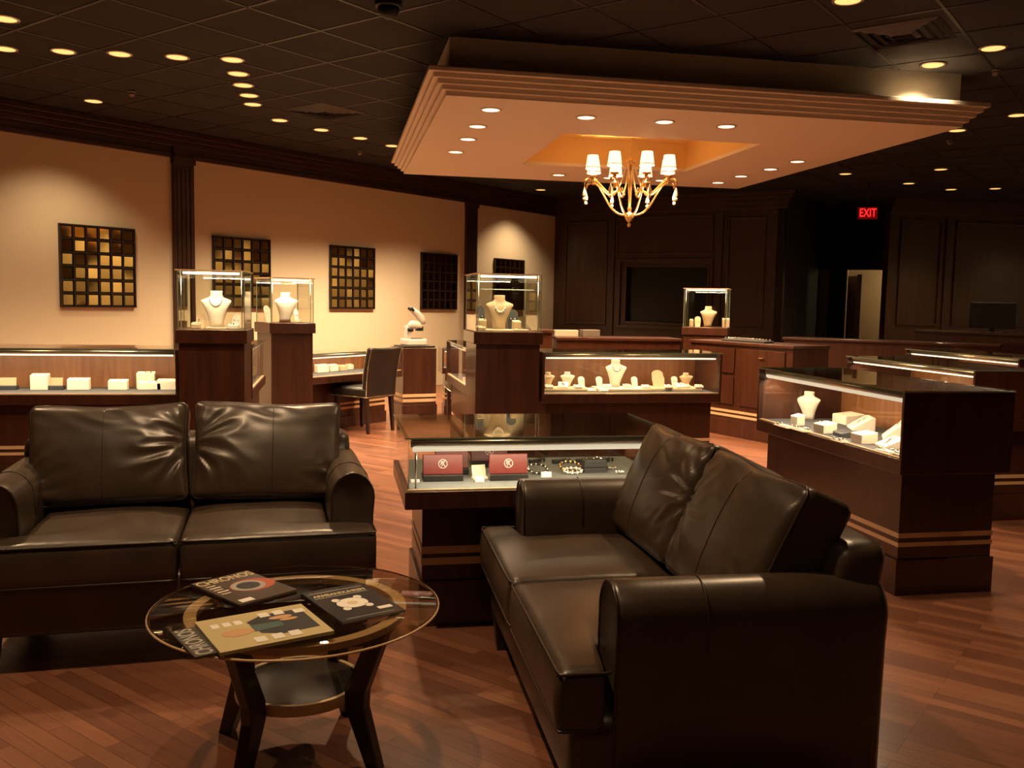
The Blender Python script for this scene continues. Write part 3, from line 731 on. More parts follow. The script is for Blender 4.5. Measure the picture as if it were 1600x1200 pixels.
def sofa(label, loc, rotz, seed):
    t = thing('leather_loveseat', label, 'sofa', (*loc, 0), rotz, 'dark brown leather loveseats')
    HW, AW = 0.71, 0.17; L_ = M['leather']
    # base with front rail
    vv, ff = round_box_pts(HW - 0.01, 0.40, 0.105, 0.025, 40, 20, 8)
    b = MB().add([v + Vector((0, 0.015, 0.235)) for v in vv], ff, True); b.build('base', L_, t)
    # arms
    for s in (-1, 1):
        def prof(y, k=0.0):
            out = []; w_ = AW / 2 - k; top = 0.665 ; bot = 0.13 + k
            cx = s * (HW - AW / 2)
            lean = 0.004 * s
            n_ = 14
            out.append((cx - w_ * 0.90, y, bot)); out.append((cx - w_ * 0.92, y, 0.34)); out.append((cx - w_ * 0.98, y, 0.50))
            zc_ = top - k - w_ * 1.15
            for i in range(n_ + 1):
                a = PI - PI * i / n_
                out.append((cx + lean + w_ * 1.0 * math.cos(a), y, zc_ + w_ * 1.15 * math.sin(a)))
            out.append((cx + w_ * 0.98, y, 0.50)); out.append((cx + w_ * 0.92, y, 0.34)); out.append((cx + w_ * 0.88, y, bot))
            return out
        rings = [prof(-0.278, 0.016), prof(-0.284, 0.010), prof(-0.282, 0.003), prof(-0.272, 0.0)]
        for i in range(1, 12): rings.append(prof(-0.272 + i * 0.060, 0.0))
        rings += [prof(0.405, 0.004), prof(0.42, 0.02)]
        a_ = MB().loft(rings); arm = a_.build('arm', L_, t)
        fp = [Vector(q) + Vector((0, -0.002, 0)) for q in prof(-0.282, 0.004)]
        MB().tube(fp, 0.0045, 6).build('piping', M['piping'], arm)
        sm = MB(); sm.tube([Vector(q) * 1.0 + Vector((0, 0, 0.0012)) for q in prof(-0.06, -0.0005)][2:-2], 0.0022, 5)
        sm.build('stitching', M['piping'], arm)
    # back frame
    vv, ff = round_box_pts(HW - AW * 0.25, 0.078, 0.295, 0.05, 36, 8, 18)
    b = MB().add([v + Vector((0, 0.325 + 0.10 * (v.z / 0.62), 0.45)) for v in vv], ff, True); b.build('back_frame', L_, t)
    # seat cushions, T-shaped
    for s in (-1, 1):
        nx, ny, nz = 34, 40, 8
        hx_, hy_, hz_ = 0.5, 0.36, 0.078
        vv, ff = round_box_pts(hx_, hy_, hz_, 0.022, nx, ny, nz)
        inner, outer = HW - AW - 0.004, HW - 0.004
        cyy = -0.42 + hy_
        def warp(v):
            y = v.y + cyy
            xo = inner + (outer - inner) * (1 - smooth(-0.310, -0.288, y)) 
            u = (v.x + hx_) / (2 * hx_); u = max(0, min(1, u))
            x = 0.004 + u * (xo - 0.004)
            return x, y, u
        out = []
        for v in vv:
            x, y, u = warp(v); z = v.z
            if v.z > 0:
                w1 = (4 * u * (1 - u)) ** 0.6; yy = (v.y + hy_) / (2 * hy_); w2 = (4 * yy * (1 - yy)) ** 0.5
                z += (0.022 * w1 * w2 + 0.004 * noise.noise(Vector((x * 5 + seed, y * 5, s)))) * (v.z / hz_)
                e = 1 - min(1, min(v.y + hy_, hx_ - abs(v.x)) / 0.10)
                z += 0.0035 * e * noise.noise(Vector((x * 38, y * 38, seed))) * (v.z / hz_)
            if v.y < -hy_ + 0.03: y -= 0.010 * (1 - (v.z / hz_) ** 2)
            out.append(Vector((s * x, y, z + 0.387)))
        if s < 0: ff = [tuple(reversed(f)) for f in ff]
        cu = MB().add(out, ff, True).build('seat_cushion', L_, t)
        for zz in (0.387 + hz_ - 0.004, 0.387 - hz_ + 0.012):
            pts = []
            ins = 0.003
            for i in range(30): pts.append((0.006 + (outer - 0.010) * i / 29, -0.423, zz))
            for i in range(1, 8): pts.append((outer - 0.002, -0.423 + 0.125 * i / 7, zz))
            if zz > 0.4: pts.append((outer - 0.012, -0.292, zz))
            MB().tube([(s * p[0], p[1] + (0.004 if i in (0, 29) else 0), p[2]) for i, p in enumerate(pts)], 0.0040, 6).build('piping', M['piping'], cu)
    # back cushions
    for s in (-1, 1):
        hx_, hy_, hz_ = 0.307, 0.072, 0.213
        nx, ny, nz = 64, 12, 48
        vv, ff = round_box_pts(hx_, hy_, hz_, 0.028, nx, ny, nz)
        out = []
        for v in vv:
            u, w_ = v.x / hx_, v.z / hz_
            m_ = (max(0, 1 - u * u) * max(0, 1 - w_ * w_)) ** 0.5
            p = v.copy()
            sgn = -1 if v.y < 0 else 1
            p.y += sgn * (0.055 if sgn < 0 else 0.02) * m_ * abs(v.y) / hy_
            # sagging outline and corner ears
            p.z += -0.012 * math.cos(u * PI / 2) * max(0, w_) - 0.010 * noise.noise(Vector((v.x * 4, seed, s * 3.1)))* max(0, w_)
            p.x += -0.010 * u * math.cos(w_ * PI / 2)
            if v.y < 0:
                # creases fan out of the centre-side lower half and from the outer edges
                q = Vector((v.x * s, 0, v.z))
                c1 = Vector((-0.34, 0, 0.02)); d1 = q - c1; a1 = math.atan2(d1.z, d1.x); r1 = d1.length
                k1 = smooth(0.40, 0.04, r1) if False else max(0, 1 - r1 / 0.34)
                f1 = ridge(Vector((a1 * 3.2 + seed, r1 * 5.0, s)))
                c2 = Vector((0.36, 0, -0.16)); d2 = q - c2; a2 = math.atan2(d2.z, d2.x); r2 = d2.length
                k2 = max(0, 1 - r2 / 0.26); f2 = ridge(Vector((a2 * 3.4 + 7 + seed, r2 * 5.0, s)))
                k3 = smooth(0.05, 0.20, v.z); f3 = noise.noise(Vector((v.x * 9 + v.z * 9, 0, v.z * 16 + seed)))
                edge = min(1, (hx_ - abs(v.x)) / 0.03) * min(1, (hz_ - abs(v.z)) / 0.02); edge = max(0, edge)
                p.y += edge * (0.022 * k1 * (0.5 - f1) + 0.020 * k2 * (0.5 - f2) + 0.010 * k3 * f3 + 0.006 * noise.noise(Vector((v.x * 6, seed, v.z * 6))))
            out.append(p)
        T = Matrix.Translation((s * 0.312, 0.215, 0.462 + hz_ - 0.01)) @ Matrix.Rotation(R(-24), 4, 'X') @ Matrix.Rotation(R(1.5 * s), 4, 'Y')
        cu = MB().add([T @ p for p in out], ff, True).build('back_cushion', L_, t)
        rect = []
        a_, c_, r_ = hx_ - 0.006, hz_ - 0.006, 0.03
        for (cx, cz, a0) in ((a_ - r_, c_ - r_, 0), (-a_ + r_, c_ - r_, 90), (-a_ + r_, -c_ + r_, 180), (a_ - r_, -c_ + r_, 270)):
            for i in range(7):
                a = R(a0 + i * 15); rect.append(Vector((cx + r_ * math.cos(a), -hy_ + 0.006, cz + r_ * math.sin(a))))
        dense = []
        for i in range(len(rect)):
            a, b2 = rect[i], rect[(i + 1) % len(rect)]; n_ = max(1, int((b2 - a).length / 0.03))
            for j in range(n_):
                p = a.lerp(b2, j / n_); u, w_ = p.x / hx_, p.z / hz_
                p.z += -0.012 * math.cos(u * PI / 2) * max(0, w_) - 0.010 * noise.noise(Vector((p.x * 4, seed, s * 3.1))) * max(0, w_)
                p.x += -0.010 * u * math.cos(w_ * PI / 2); dense.append(T @ p)
        MB().tube(dense, 0.0048, 6, closed=True).build('piping', M['piping'], cu)
        seam = []
        for i in range(24):
            z = -hz_ + 0.03 + (2 * hz_ - 0.06) * i / 23; best = None
            x = 0.02 * s
            bp_ = min(out, key=lambda q: (q.x - x) ** 2 + (q.z - z) ** 2 + (0 if q.y < 0 else 1))
            seam.append(T @ Vector((bp_.x, bp_.y - 0.0005, bp_.z)))
        MB().tube(seam, 0.0016, 5).build('stitching', M['piping'], cu)
    for sx in (-1, 1):
        for y in (-0.34, 0.36):
            lg = MB(); x = sx * (HW - 0.07)
            lg.loft([[(x - a, y - a, z), (x + a, y - a, z), (x + a, y + a, z), (x - a, y + a, z)] for a, z in ((0.026, 0.0), (0.040, 0.135))], smooth=False)
            lg.build('leg', M['espresso'], t, bevel=0.003)
    return t
sofaL = sofa('dark brown leather loveseat facing the viewer behind the coffee table', (-0.585, 3.75), R(4), 1.3)
sofaR = sofa('dark brown leather loveseat turned sideways at the right, facing the coffee table', (0.955, 2.69), R(-91.5), 5.7)

# ------------------------------------------------------------------ coffee table
tbl = thing('coffee_table', 'round bronze glass coffee table with dark bent legs and lower shelf', 'coffee table', (-0.110, 2.660, 0))
cyo = -0.052
gt = MB().lathe([(0.396, 0.447), (0.405, 0.450), (0.405, 0.453), (0.396, 0.457)], 72, (0, cyo, 0)).build('glass_top', M['bronze'], tbl)
MB().lathe([(0.4035, 0.448), (0.407, 0.450), (0.407, 0.453), (0.4035, 0.455)], 72, (0, cyo, 0), close=False).build('polished_edge', M['inlay'], gt)
MB().lathe([(0.277, 0.428), (0.311, 0.428), (0.311, 0.4465), (0.277, 0.4465), (0.277, 0.428)], 64, (0, cyo, 0), close=False, smooth=False).build('ring_frame', M['ring'], tbl)
MB().lathe([(0.172, 0.185), (0.172, 0.205), (0.001, 0.205)], 48, smooth=False).build('shelf', mat('smoked_shelf_glass', (0.035, 0.03, 0.028), 0.12, coat=0.6), tbl)
MB().lathe([(0.170, 0.178), (0.182, 0.178), (0.182, 0.210), (0.170, 0.210), (0.170, 0.178)], 48, close=False, smooth=False).build('shelf_rim', M['ring'], tbl)
for k in range(4):
    A = Matrix.Translation((0, -0.012, 0)) @ Matrix.Rotation(R(-34 + 90 * k), 4, 'Z')
    side = [(0.315, 0.428), (0.262, 0.428), (0.172, 0.225), (0.170, 0.175), (0.245, 0.0), (0.285, 0.0), (0.235, 0.175), (0.238, 0.225)]
    T = A @ Matrix(((1, 0, 0, 0), (0, 0, 1, 0), (0, 1, 0, 0), (0, 0, 0, 1)))
    MB().prism(side, -0.019, 0.019, T).build('leg', M['espresso'], tbl, bevel=0.004)

# ------------------------------------------------------------------ magazines
def magazine(label, corners, z, cover, build, thick=0.006):
    """corners: top-left, bottom-left, bottom-right of the cover as seen reading it"""
    tlc, blc, brc = [Vector(c) for c in corners]
    ux = (brc - blc); w_ = ux.length; ux = ux.normalized(); uy = Vector((-ux.y, ux.x))
    h_ = (tlc - blc).dot(uy)
    c = blc + ux * w_ / 2 + uy * h_ / 2
    t = thing('magazine', label, 'magazine', (c.x, c.y, z), math.atan2(ux.y, ux.x), 'magazines on the coffee table')
    box(-w_ / 2 + .001, w_ / 2 - .002, -h_ / 2 + .001, h_ / 2 - .001, 0.0008, thick - 0.0008).build('pages', M['paper'], t)
    cv = box(-w_ / 2, w_ / 2, -h_ / 2, h_ / 2, thick - 0.0008, thick)
    cv.box(-w_ / 2, w_ / 2, -h_ / 2, h_ / 2, 0, 0.0008).box(-w_ / 2 - .0006, -w_ / 2, -h_ / 2, h_ / 2, 0, thick)
    cv.build('cover', cover, t)
    build(t, w_, h_, thick)
    return t
def flat(t, name, poly, z, material): return MB().prism(poly, z, z + 0.0003).build(name, material, t)
def ell(cx, cy, a, b, n=28): return [(cx + a * math.cos(2 * PI * i / n), cy + b * math.sin(2 * PI * i / n)) for i in range(n)]
def rect(x0, x1, y0, y1): return [(x0, y0), (x1, y0), (x1, y1), (x0, y1)]
def title(t, w_, h_, thick, body, material, size, y, sx=1.0, x=0.0, bold=0.0006):
    T = Matrix.Translation((x, y, thick + 0.0003)); return text_mesh('title', body, size, material, t, 0.00015, T, bold, sx)
gold_ink = mat('gold_ink', (0.72, 0.60, 0.36), 0.4); grey_ink = mat('grey_ink', (0.36, 0.34, 0.32), 0.5); red_ink = mat('red_ink', (0.45, 0.10, 0.06), 0.5)
white_ink = mat('white_ink', (0.85, 0.82, 0.74), 0.5); dark_ink = mat('dark_ink', (0.04, 0.04, 0.045), 0.4); skin_ink = mat('portrait_ink', (0.62, 0.36, 0.18), 0.5); teal_ink = mat('teal_ink', (0.07, 0.13, 0.12), 0.5)
cov1 = mat('brown_cover', (0.085, 0.06, 0.045), 0.3, coat=0.4); cov2 = mat('charcoal_cover', (0.03, 0.03, 0.034), 0.28, coat=0.4)
cov3 = mat('straw_cover', (0.62, 0.52, 0.27), 0.35, coat=0.3); cov4 = mat('grey_cover', (0.10, 0.09, 0.08), 0.35, coat=0.3)
def bm1(t, w_, h_, k):
    title(t, w_, h_, k, 'CHRONOS', gold_ink, 0.058, h_ * 0.385, 0.66)
    flat(t, 'red_patch', ell(0.03, 0.0, 0.070, 0.058), k, red_ink)
    flat(t, 'watch_picture', ell(0.015, 0.0, 0.052, 0.050), k + .0004, grey_ink)
    flat(t, 'watch_dial', ell(0.015, 0.0, 0.036, 0.034), k + .0008, dark_ink)
    for i in range(5): flat(t, 'text_line', rect(-w_ * .44, -w_ * .44 + 0.03 + 0.006 * (i % 2), h_ * .24 - i * .022, h_ * .24 - i * .022 + .007), k, white_ink if i % 2 else gold_ink)
    flat(t, 'barcode', rect(-w_ * .42, -w_ * .42 + .042, -h_ * .46, -h_ * .46 + .028), k, white_ink)
magazine('brown watch magazine with gold title, rear left on the glass table', ((-0.43, 2.82), (-0.269, 2.603), (-0.115, 2.722)), 0.4575, cov1, bm1)
def bm2(t, w_, h_, k):
    title(t, w_, h_, k, 'ARMBANDUHREN', gold_ink, 0.028, h_ * 0.30, 0.72)
    flat(t, 'text_line', rect(-w_ * .44, w_ * .44, h_ * .40, h_ * .406), k, white_ink)
    flat(t, 'text_line', rect(-w_ * .44, w_ * .44, h_ * .235, h_ * .241), k, white_ink)
    flat(t, 'text_line', rect(-w_ * .40, w_ * .36, -h_ * .44, -h_ * .43), k, grey_ink)
    flat(t, 'watch_picture', ell(-0.004, -0.01, 0.046, 0.042), k, white_ink)
    flat(t, 'watch_dial', ell(-0.004, -0.01, 0.016, 0.014), k + .0004, gold_ink)
    for sx in (-1, 1):
        for sy in (-1, 1): flat(t, 'watch_lug', ell(-0.004 + sx * .034, -0.01 + sy * .040, 0.012, 0.014, 12), k, white_ink)
    flat(t, 'text_block', rect(w_ * .20, w_ * .42, -h_ * .34, -h_ * .27), k, white_ink)
magazine('charcoal watch magazine with white watch picture, right side of the glass table', ((-0.093, 2.688), (0.017, 2.417), (0.192, 2.496)), 0.4575, cov2, bm2)
def bm4(t, w_, h_, k): title(t, w_, h_, k, 'CHRONOS', grey_ink_l, 0.060, h_ * 0.385, 0.66, bold=0.001)
grey_ink_l = mat('silver_ink', (0.5, 0.47, 0.42), 0.4)
magazine('grey magazine with silver title sticking out under the straw-coloured one', ((-0.336, 2.228), (-0.093, 2.345), (-0.182, 2.53)), 0.4575, cov4, bm4)
def bm3(t, w_, h_, k):
    flat(t, 'dark_suit', [(-0.045, 0.02), (0.05, 0.03), (0.085, -0.02), (0.085, -h_ * .44), (-0.07, -h_ * .44), (-0.075, -0.03)], k, dark_ink)
    flat(t, 'sweater', [(-0.028, 0.03), (0.022, 0.03), (0.015, -0.05), (-0.02, -0.05)], k + .0004, teal_ink)
    flat(t, 'portrait', ell(-0.012, 0.072, 0.026, 0.040), k + .0004, skin_ink)
    flat(t, 'neck', rect(-0.024, 0.004, 0.015, 0.05), k + .0003, skin_ink)
    flat(t, 'hand', ell(0.045, -0.06, 0.013, 0.032), k + .0008, skin_ink)
    flat(t, 'hand', ell(0.022, -0.075, 0.010, 0.025), k + .0008, skin_ink)
    for i in range(3): flat(t, 'text_block', rect(0.045, 0.075, 0.10 - i * .030, 0.12 - i * .030), k, white_ink)
    for i in range(3): flat(t, 'text_block', rect(-0.105, -0.068, 0.02 - i * .045, 0.05 - i * .045), k + .0008, white_ink)
    for i in range(2): flat(t, 'text_block', rect(0.065, 0.10, -0.04 - i * .04, -0.012 - i * .04), k + .0008, white_ink)
    flat(t, 'barcode', rect(0.055, 0.085, -h_ * .46, -h_ * .36), k + .0008, white_ink)
    title(t, w_, h_, k, 'L', gold_ink, 0.02, h_ * .46, x=w_ * .4) if False else None
magazine('straw-coloured magazine with a portrait cover, front of the glass table', ((-0.271, 2.209), (-0.006, 2.335), (-0.099, 2.561)), 0.4640, cov3, bm3, thick=0.009)

# ------------------------------------------------------------------ jewelry stands
def bust(label, loc, rotz, h=0.22, material='velvet', necklace=None, group='necklace busts', w_=None):
    t = thing('necklace_bust', label, 'jewelry bust', loc, rotz, group)
    k = h / 0.22; ww = (w_ or 1.0) * k
    rows = [(0.0, .044, .034, .020), (0.03, .041, .030, .016), (0.07, .053, .028, .006), (0.11, .068, .025, -.004), (0.140, .082, .022, -.010), (0.154, .090, .018, -.010), (0.163, .088, .016, -.006), (0.172, .066, .020, .002), (0.181, .043, .024, .006), (0.193, .035, .028, .010), (0.214, .037, .031, .010), (0.220, .034, .028, .010)]
    rings = []
    for z, a, b, y in rows:
        rings.append([(a * ww * math.cos(q), (y + b * math.sin(q)) * k, z * k) for q in [2 * PI * i / 24 for i in range(24)]])
    MB().loft(rings).build('bust_form', M[material], t)
    if necklace:
        nm = MB(); pts = []
        for i in range(17):
            a = PI + PI * i / 16; x = 0.037 * math.cos(a) * ww; z = (0.172 + (0.058 if necklace == 'bead' else 0.045) * math.sin(a)) * k
            pts.append((x, (-0.026 - 0.010 * math.sin(-a if False else PI * i / 16)) * k, z))
        if necklace == 'bead':
            nm.tube(pts, 0.0022 * k, 5)
            for i in range(3, 14): nm.ball((pts[i][0], pts[i][1] - 0.004, pts[i][2] - (0.006 if i % 2 else 0.0)), (0.0062 if i % 2 else 0.0048) * k, 6)
        else: nm.tube(pts, 0.0022 * k, 5)
        nm.build('necklace', M['pearl' if necklace == 'bead' else 'darkbox'], t)
    return t
def ringbox(label, loc, rotz, w_=0.08, d_=0.06, h=0.055, material='velvet', group='cream ring boxes', jewel=True, tilt=0.012):
    t = thing('ring_stand', label, 'ring stand', loc, rotz, group)
    b = MB(); b.loft([[(-w_ / 2, -d_ / 2, 0), (w_ / 2, -d_ / 2, 0), (w_ / 2, d_ / 2, 0), (-w_ / 2, d_ / 2, 0)], [(-w_ / 2, -d_ / 2, h - tilt), (w_ / 2, -d_ / 2, h - tilt), (w_ / 2, d_ / 2, h), (-w_ / 2, d_ / 2, h)]], smooth=False)
    b.build('stand_block', M[material], t, bevel=0.004)
    if jewel:
        s_ = MB(); n_ = 3
        for i in range(n_):
            x = (i - 1) * w_ * 0.28; s_.lathe([(0.006, 0), (0.0085, 0.004), (0.006, 0.008)], 8, (x, -d_ * 0.15, h - tilt + 0.001)); s_.ball((x, -d_ * 0.15, h - tilt + 0.012), 0.004, 6)
        s_.build('rings', M['sparkle'], t)
    return t
def easel(label, loc, rotz, w_=0.05, h=0.09, material='velvet', group='upright earring cards'):
    t = thing('earring_stand', label, 'earring stand', loc, rotz, group)
    T = Matrix.Rotation(R(-18), 4, 'X')
    n_ = 10; poly = [(-w_ * .42, 0), (w_ * .42, 0), (w_ * .5, h * .7)] + [(w_ * .5 * math.cos(a), h * .75 + h * .25 * math.sin(a)) for a in [PI * i / n_ for i in range(n_ + 1)]] + [(-w_ * .5, h * .7)]
    T2 = T @ Matrix(((1, 0, 0, 0), (0, 0, 1, 0), (0, 1, 0, 0), (0, 0, 0, 1)))
    MB().prism(poly, 0, 0.008, T2).build('card', M[material], t, bevel=0.002)
    box(-w_ * .45, w_ * .45, -0.012, 0.03, 0, 0.006).build('foot', M[material], t)
    s_ = MB(); 
    for sx in (-1, 1):
        q = T @ Vector((sx * w_ * .2, -0.004, h * .55)); s_.ball(q, 0.005, 6)
    s_.build('earrings', M['sparkle'], t)
    return t
def traypad(label, loc, rotz, w_, d_, material='velvet', h=0.012, group='jewelry trays', jewels=0, rim='velvet2'):
    t = thing('jewelry_tray', label, 'jewelry tray', loc, rotz, group)
    box(-w_ / 2, w_ / 2, -d_ / 2, d_ / 2, 0, h).build('tray', M[rim], t, bevel=0.003)
    box(-w_ / 2 + .006, w_ / 2 - .006, -d_ / 2 + .006, d_ / 2 - .006, h, h + 0.004).build('pad', M[material], t)
    if jewels:
        s_ = MB(); rg = random.Random(jewels)
        for i in range(jewels): s_.ball((rg.uniform(-.42, .42) * w_, rg.uniform(-.4, .4) * d_, h + 0.009), rg.uniform(.004, .008), 6)
        s_.build('jewels', M['sparkle'], t)['kind'] = 'stuff'
    return t
def ramp_stand(label, loc, rotz, w_=0.09, d_=0.10, h=0.06, group='bracelet ramps', material='velvet'):
    t = thing('bracelet_stand', label, 'bracelet stand', loc, rotz, group)
    sl = [(-d_ / 2, 0.012), (-d_ / 2, 0.0), (d_ / 2, 0.0), (d_ / 2, h), (d_ / 2 - 0.02, h)]
    T = Matrix(((0, 0, 1, 0), (1, 0, 0, 0), (0, 1, 0, 0), (0, 0, 0, 1)))
    MB().prism(sl, -w_ / 2, w_ / 2, T).build('ramp', M[material], t, bevel=0.003)
    b = MB()
    for i in range(8): b.ball((0.0 + 0.01 * math.sin(i), -d_ / 2 + 0.018 + i * (d_ - 0.05) / 8, 0.016 + i * (h - 0.012) / 9 + 0.006), 0.005, 6)
    b.build('bracelet', M['sparkle'], t)
    return t
ZT = 1.110; ZD = 0.653
# left pedestal
bust('tall cream necklace bust with dark fine chain, inside the left pedestal box', (-0.82, 6.58, ZT + 0.012), 0, 0.25, 'velvet', 'chain')
traypad('low base tray under the bust in the left pedestal box', (-0.82, 6.58, ZT), 0, 0.14, 0.12, h=0.006)
ringbox('small stand with pearls, left of the bust in the left pedestal box', (-0.945, 6.50, ZT), 0, 0.06, 0.05, 0.045, 'velvet2', 'cream stands in the pedestal boxes')
easel('little earring tree behind the pearl stand in the left pedestal box', (-0.93, 6.60, ZT), 0, 0.055, 0.11, 'velvet2', 'earring stands in the pedestal boxes')
ringbox('small stand with brooch, right of the bust in the left pedestal box', (-0.70, 6.52, ZT), 0, 0.07, 0.05, 0.04, 'velvet', 'cream stands in the pedestal boxes')
easel('little earring tree at the right in the left pedestal box', (-0.695, 6.62, ZT), 0, 0.06, 0.11, 'velvet', 'earring stands in the pedestal boxes')
# middle pedestal
bust('tan necklace bust wearing a chunky necklace, inside the middle pedestal box', (1.225, 6.86, ZT + 0.012), 0, 0.26, 'velvet2', 'bead')
traypad('long tan tray under the bust in the middle pedestal box', (1.255, 6.83, ZT), 0, 0.30, 0.18, h=0.008, jewels=0)
ringbox('dark jewel stand at the left front in the middle pedestal box', (1.06, 6.74, ZT), R(15), 0.07, 0.05, 0.04, 'velvet2', 'tan stands in the middle pedestal box')
ringbox('watch cushion stand left of the chunky-necklace bust', (1.095, 6.90, ZT), 0, 0.07, 0.06, 0.09, 'velvet2', 'tan stands in the middle pedestal box')
easel('tall dark earring card at the left in the middle pedestal box', (1.10, 6.98, ZT), 0, 0.075, 0.20, 'darkbox', 'dark earring cards in the middle pedestal box')
ringbox('watch cushion stand right of the chunky-necklace bust', (1.365, 6.88, ZT + 0.012), 0, 0.065, 0.06, 0.07, 'velvet2', 'tan stands in the middle pedestal box')
easel('leaning dark card right of the chunky-necklace bust', (1.36, 7.00, ZT), R(-10), 0.08, 0.17, 'darkbox', 'dark earring cards in the middle pedestal box')
traypad('white jewel pad at the right front in the middle pedestal box', (1.375, 6.76, ZT), 0, 0.12, 0.06, jewels=7)
# rear-left pedestal
bust('white necklace bust turned sideways in the glass box behind the left pedestal', (-0.45, 8.44, ZT), R(24), 0.27, 'velvet', None)
easel('white hand-shaped stand left of the sideways bust', (-0.59, 8.33, ZT), R(35), 0.06, 0.16, 'velvet', 'small stands beside the sideways bust')
easel('narrow white stand right of the sideways bust', (-0.35, 8.38, ZT), R(20), 0.04, 0.13, 'velvet', 'small stands beside the sideways bust')
ringbox('tiny brown stand at the right in the box of the sideways bust', (-0.335, 8.335, ZT), R(20), 0.06, 0.04, 0.025, 'velvet2', 'small stands beside the sideways bust')
# distant pedestal
bust('small tan necklace bust in the distant pedestal box by the dark wall', (4.27, 10.0, 1.08), R(-10), 0.24, 'velvet2', None)
ringbox('round-topped tan stand right of the distant bust', (4.42, 9.84, 1.08), R(-20), 0.08, 0.06, 0.11, 'velvet2', 'stands in the distant pedestal box')
easel('small tan card left of the distant bust', (4.12, 9.95, 1.08), R(-20), 0.07, 0.13, 'velvet2', 'stands in the distant pedestal box')
ringbox('tiny tan stand at the left corner of the distant pedestal box', (4.06, 9.99, 1.08), 0, 0.04, 0.04, 0.09, 'velvet2', 'stands in the distant pedestal box')
# left case: row of cream boxes
def plaque(label, loc, w_=0.11, mark=False):
    t = thing('gift_box', label, 'jewelry box', loc, 0, 'open dark boxes in the left case')
    box(-w_ * .62, w_ * .62, -0.03, 0.03, 0, 0.03).build('box_base', M['darkbox'], t, bevel=0.003)
    box(-w_ / 2, w_ / 2, 0.0, 0.012, 0.028, 0.085, Matrix.Rotation(R(-8), 4, 'X')).build('lid_lining', M['velvet2'], t, bevel=0.002)
    return t
LY = 6.90
plaque('open dark box with tan lining at the left end of the left case', (-2.275, LY, ZD))
ringbox('tall rounded cream stand, second item from the left in the left case', (-2.06, LY, ZD), 0, 0.115, 0.07, 0.115, 'velvet', 'cream stands in the left case')
plaque('open dark box with tan lining in the middle of the left case', (-1.80 - 0.16, LY, ZD), 0.09)
for x, w_, h, lab in ((-1.805, 0.145, 0.085, 'wide cream ring stand right of the middle dark box'), (-1.54, 0.13, 0.075, 'cream ring stand in the centre right of the left case'),
                      (-1.325, 0.16, 0.062, 'low cream stand in front of a taller one in the left case'), (-1.365, 0.125, 0.125, 'tall cream ring stand, highest in the left case'),
                      (-1.17 - 0.03, 0.15, 0.078, 'last wide cream ring stand at the right end of the left case')):
    ringbox(lab, (x, LY + (0.07 if h > 0.12 else 0), ZD), 0, w_, 0.06, h, 'velvet', 'cream stands in the left case')
# centre case
CYY = 6.82
traypad('long tan tray at the left end of the case with the white bust', (1.72, CYY, ZD), 0, 0.40, 0.22, 'velvet2', 0.02, 'trays in the middle case')
traypad('wide cream tray under the white bust', (2.20, CYY, ZD), 0, 0.42, 0.24, 'velvet', 0.02, 'trays in the middle case')
traypad('long tan tray at the right end of the case with the white bust', (2.64, CYY + 0.03, ZD), 0, 0.42, 0.22, 'velvet2', 0.02, 'trays in the middle case')
zc = ZD + 0.024
bust('white necklace bust standing in the centre of the lit middle case', (2.165, CYY + 0.03, zc), 0, 0.215, 'velvet', 'chain', 'busts in the middle case', 0.98)
bust('small tan bust at the far left of the lit middle case', (1.62, CYY + 0.04, zc), 0, 0.115, 'velvet2', 'chain', 'busts in the middle case', 1.1)
bust('small cream bust, second from the left in the lit middle case', (1.78, CYY + 0.06, zc), 0, 0.115, 'velvet', 'chain', 'busts in the middle case', 1.25)
bust('small tan bust near the right end of the lit middle case', (2.77, CYY + 0.07, zc), 0, 0.11, 'velvet2', None, 'busts in the middle case', 1.3)
for x, y, lab, mt in ((1.885, CYY, 'rounded cream earring card at the right end of the left tray', 'velvet'), (2.03, CYY, 'rounded cream earring card left of the white bust', 'velvet'),
                  (2.32, CYY, 'rounded cream earring card right of the white bust', 'velvet'), (2.67, CYY + 0.04, 'small cream card in the middle of the right tray', 'velvet')):
    easel(lab, (x, y, zc), R(8), 0.055, 0.088, mt, 'earring cards in the middle case')
easel('tall tan card at the left of the right tray', (2.545, CYY + 0.08, zc), R(6), 0.10, 0.135, 'velvet2', 'tall cards in the middle case')
easel('wide tan card in front of the tall one on the right tray', (2.53, CYY + 0.03, zc), R(6), 0.11, 0.095, 'velvet2', 'tall cards in the middle case')
ramp_stand('black and cream bracelet on a ramp, left tray of the middle case', (1.72, CYY - 0.05, zc), R(-15), 0.08, 0.07, 0.045)
ramp_stand('pearl bracelet on a ramp, middle of the right tray', (2.68, CYY - 0.03, zc), R(15), 0.09, 0.07, 0.035)
for x, y, lab in ((1.60, CYY - 0.08, 'dark jeweled ring stand at the left front of the middle case'), (1.83, CYY - 0.08, 'flat cream pad on the left tray of the middle case'), (1.93, CYY - 0.11, 'little cream ring stand right of the left tray'),
                  (2.02, CYY - 0.14, 'little cream ring stand in front of the wide cream tray'), (2.245, CYY - 0.02, 'little ring stand right behind the white bust'), (2.08, CYY - 0.03, 'little ring stand left of the foot of the white bust'),
                  (2.38, CYY - 0.08, 'pair of small ring stands at the right front of the cream tray'), (2.57, CYY - 0.07, 'round cream ring stand at the front of the right tray'), (2.83, CYY - 0.06, 'cream ring stand at the far right of the middle case'),
                  (2.73, CYY - 0.04, 'tan ring stand left of the far-right one in the middle case')):
    ringbox(lab, (x, y, zc if abs(x - 2.02) > .01 and abs(x - 1.93) > .01 else ZD), 0, 0.065, 0.045, 0.028, 'velvet', 'little ring stands in the middle case')
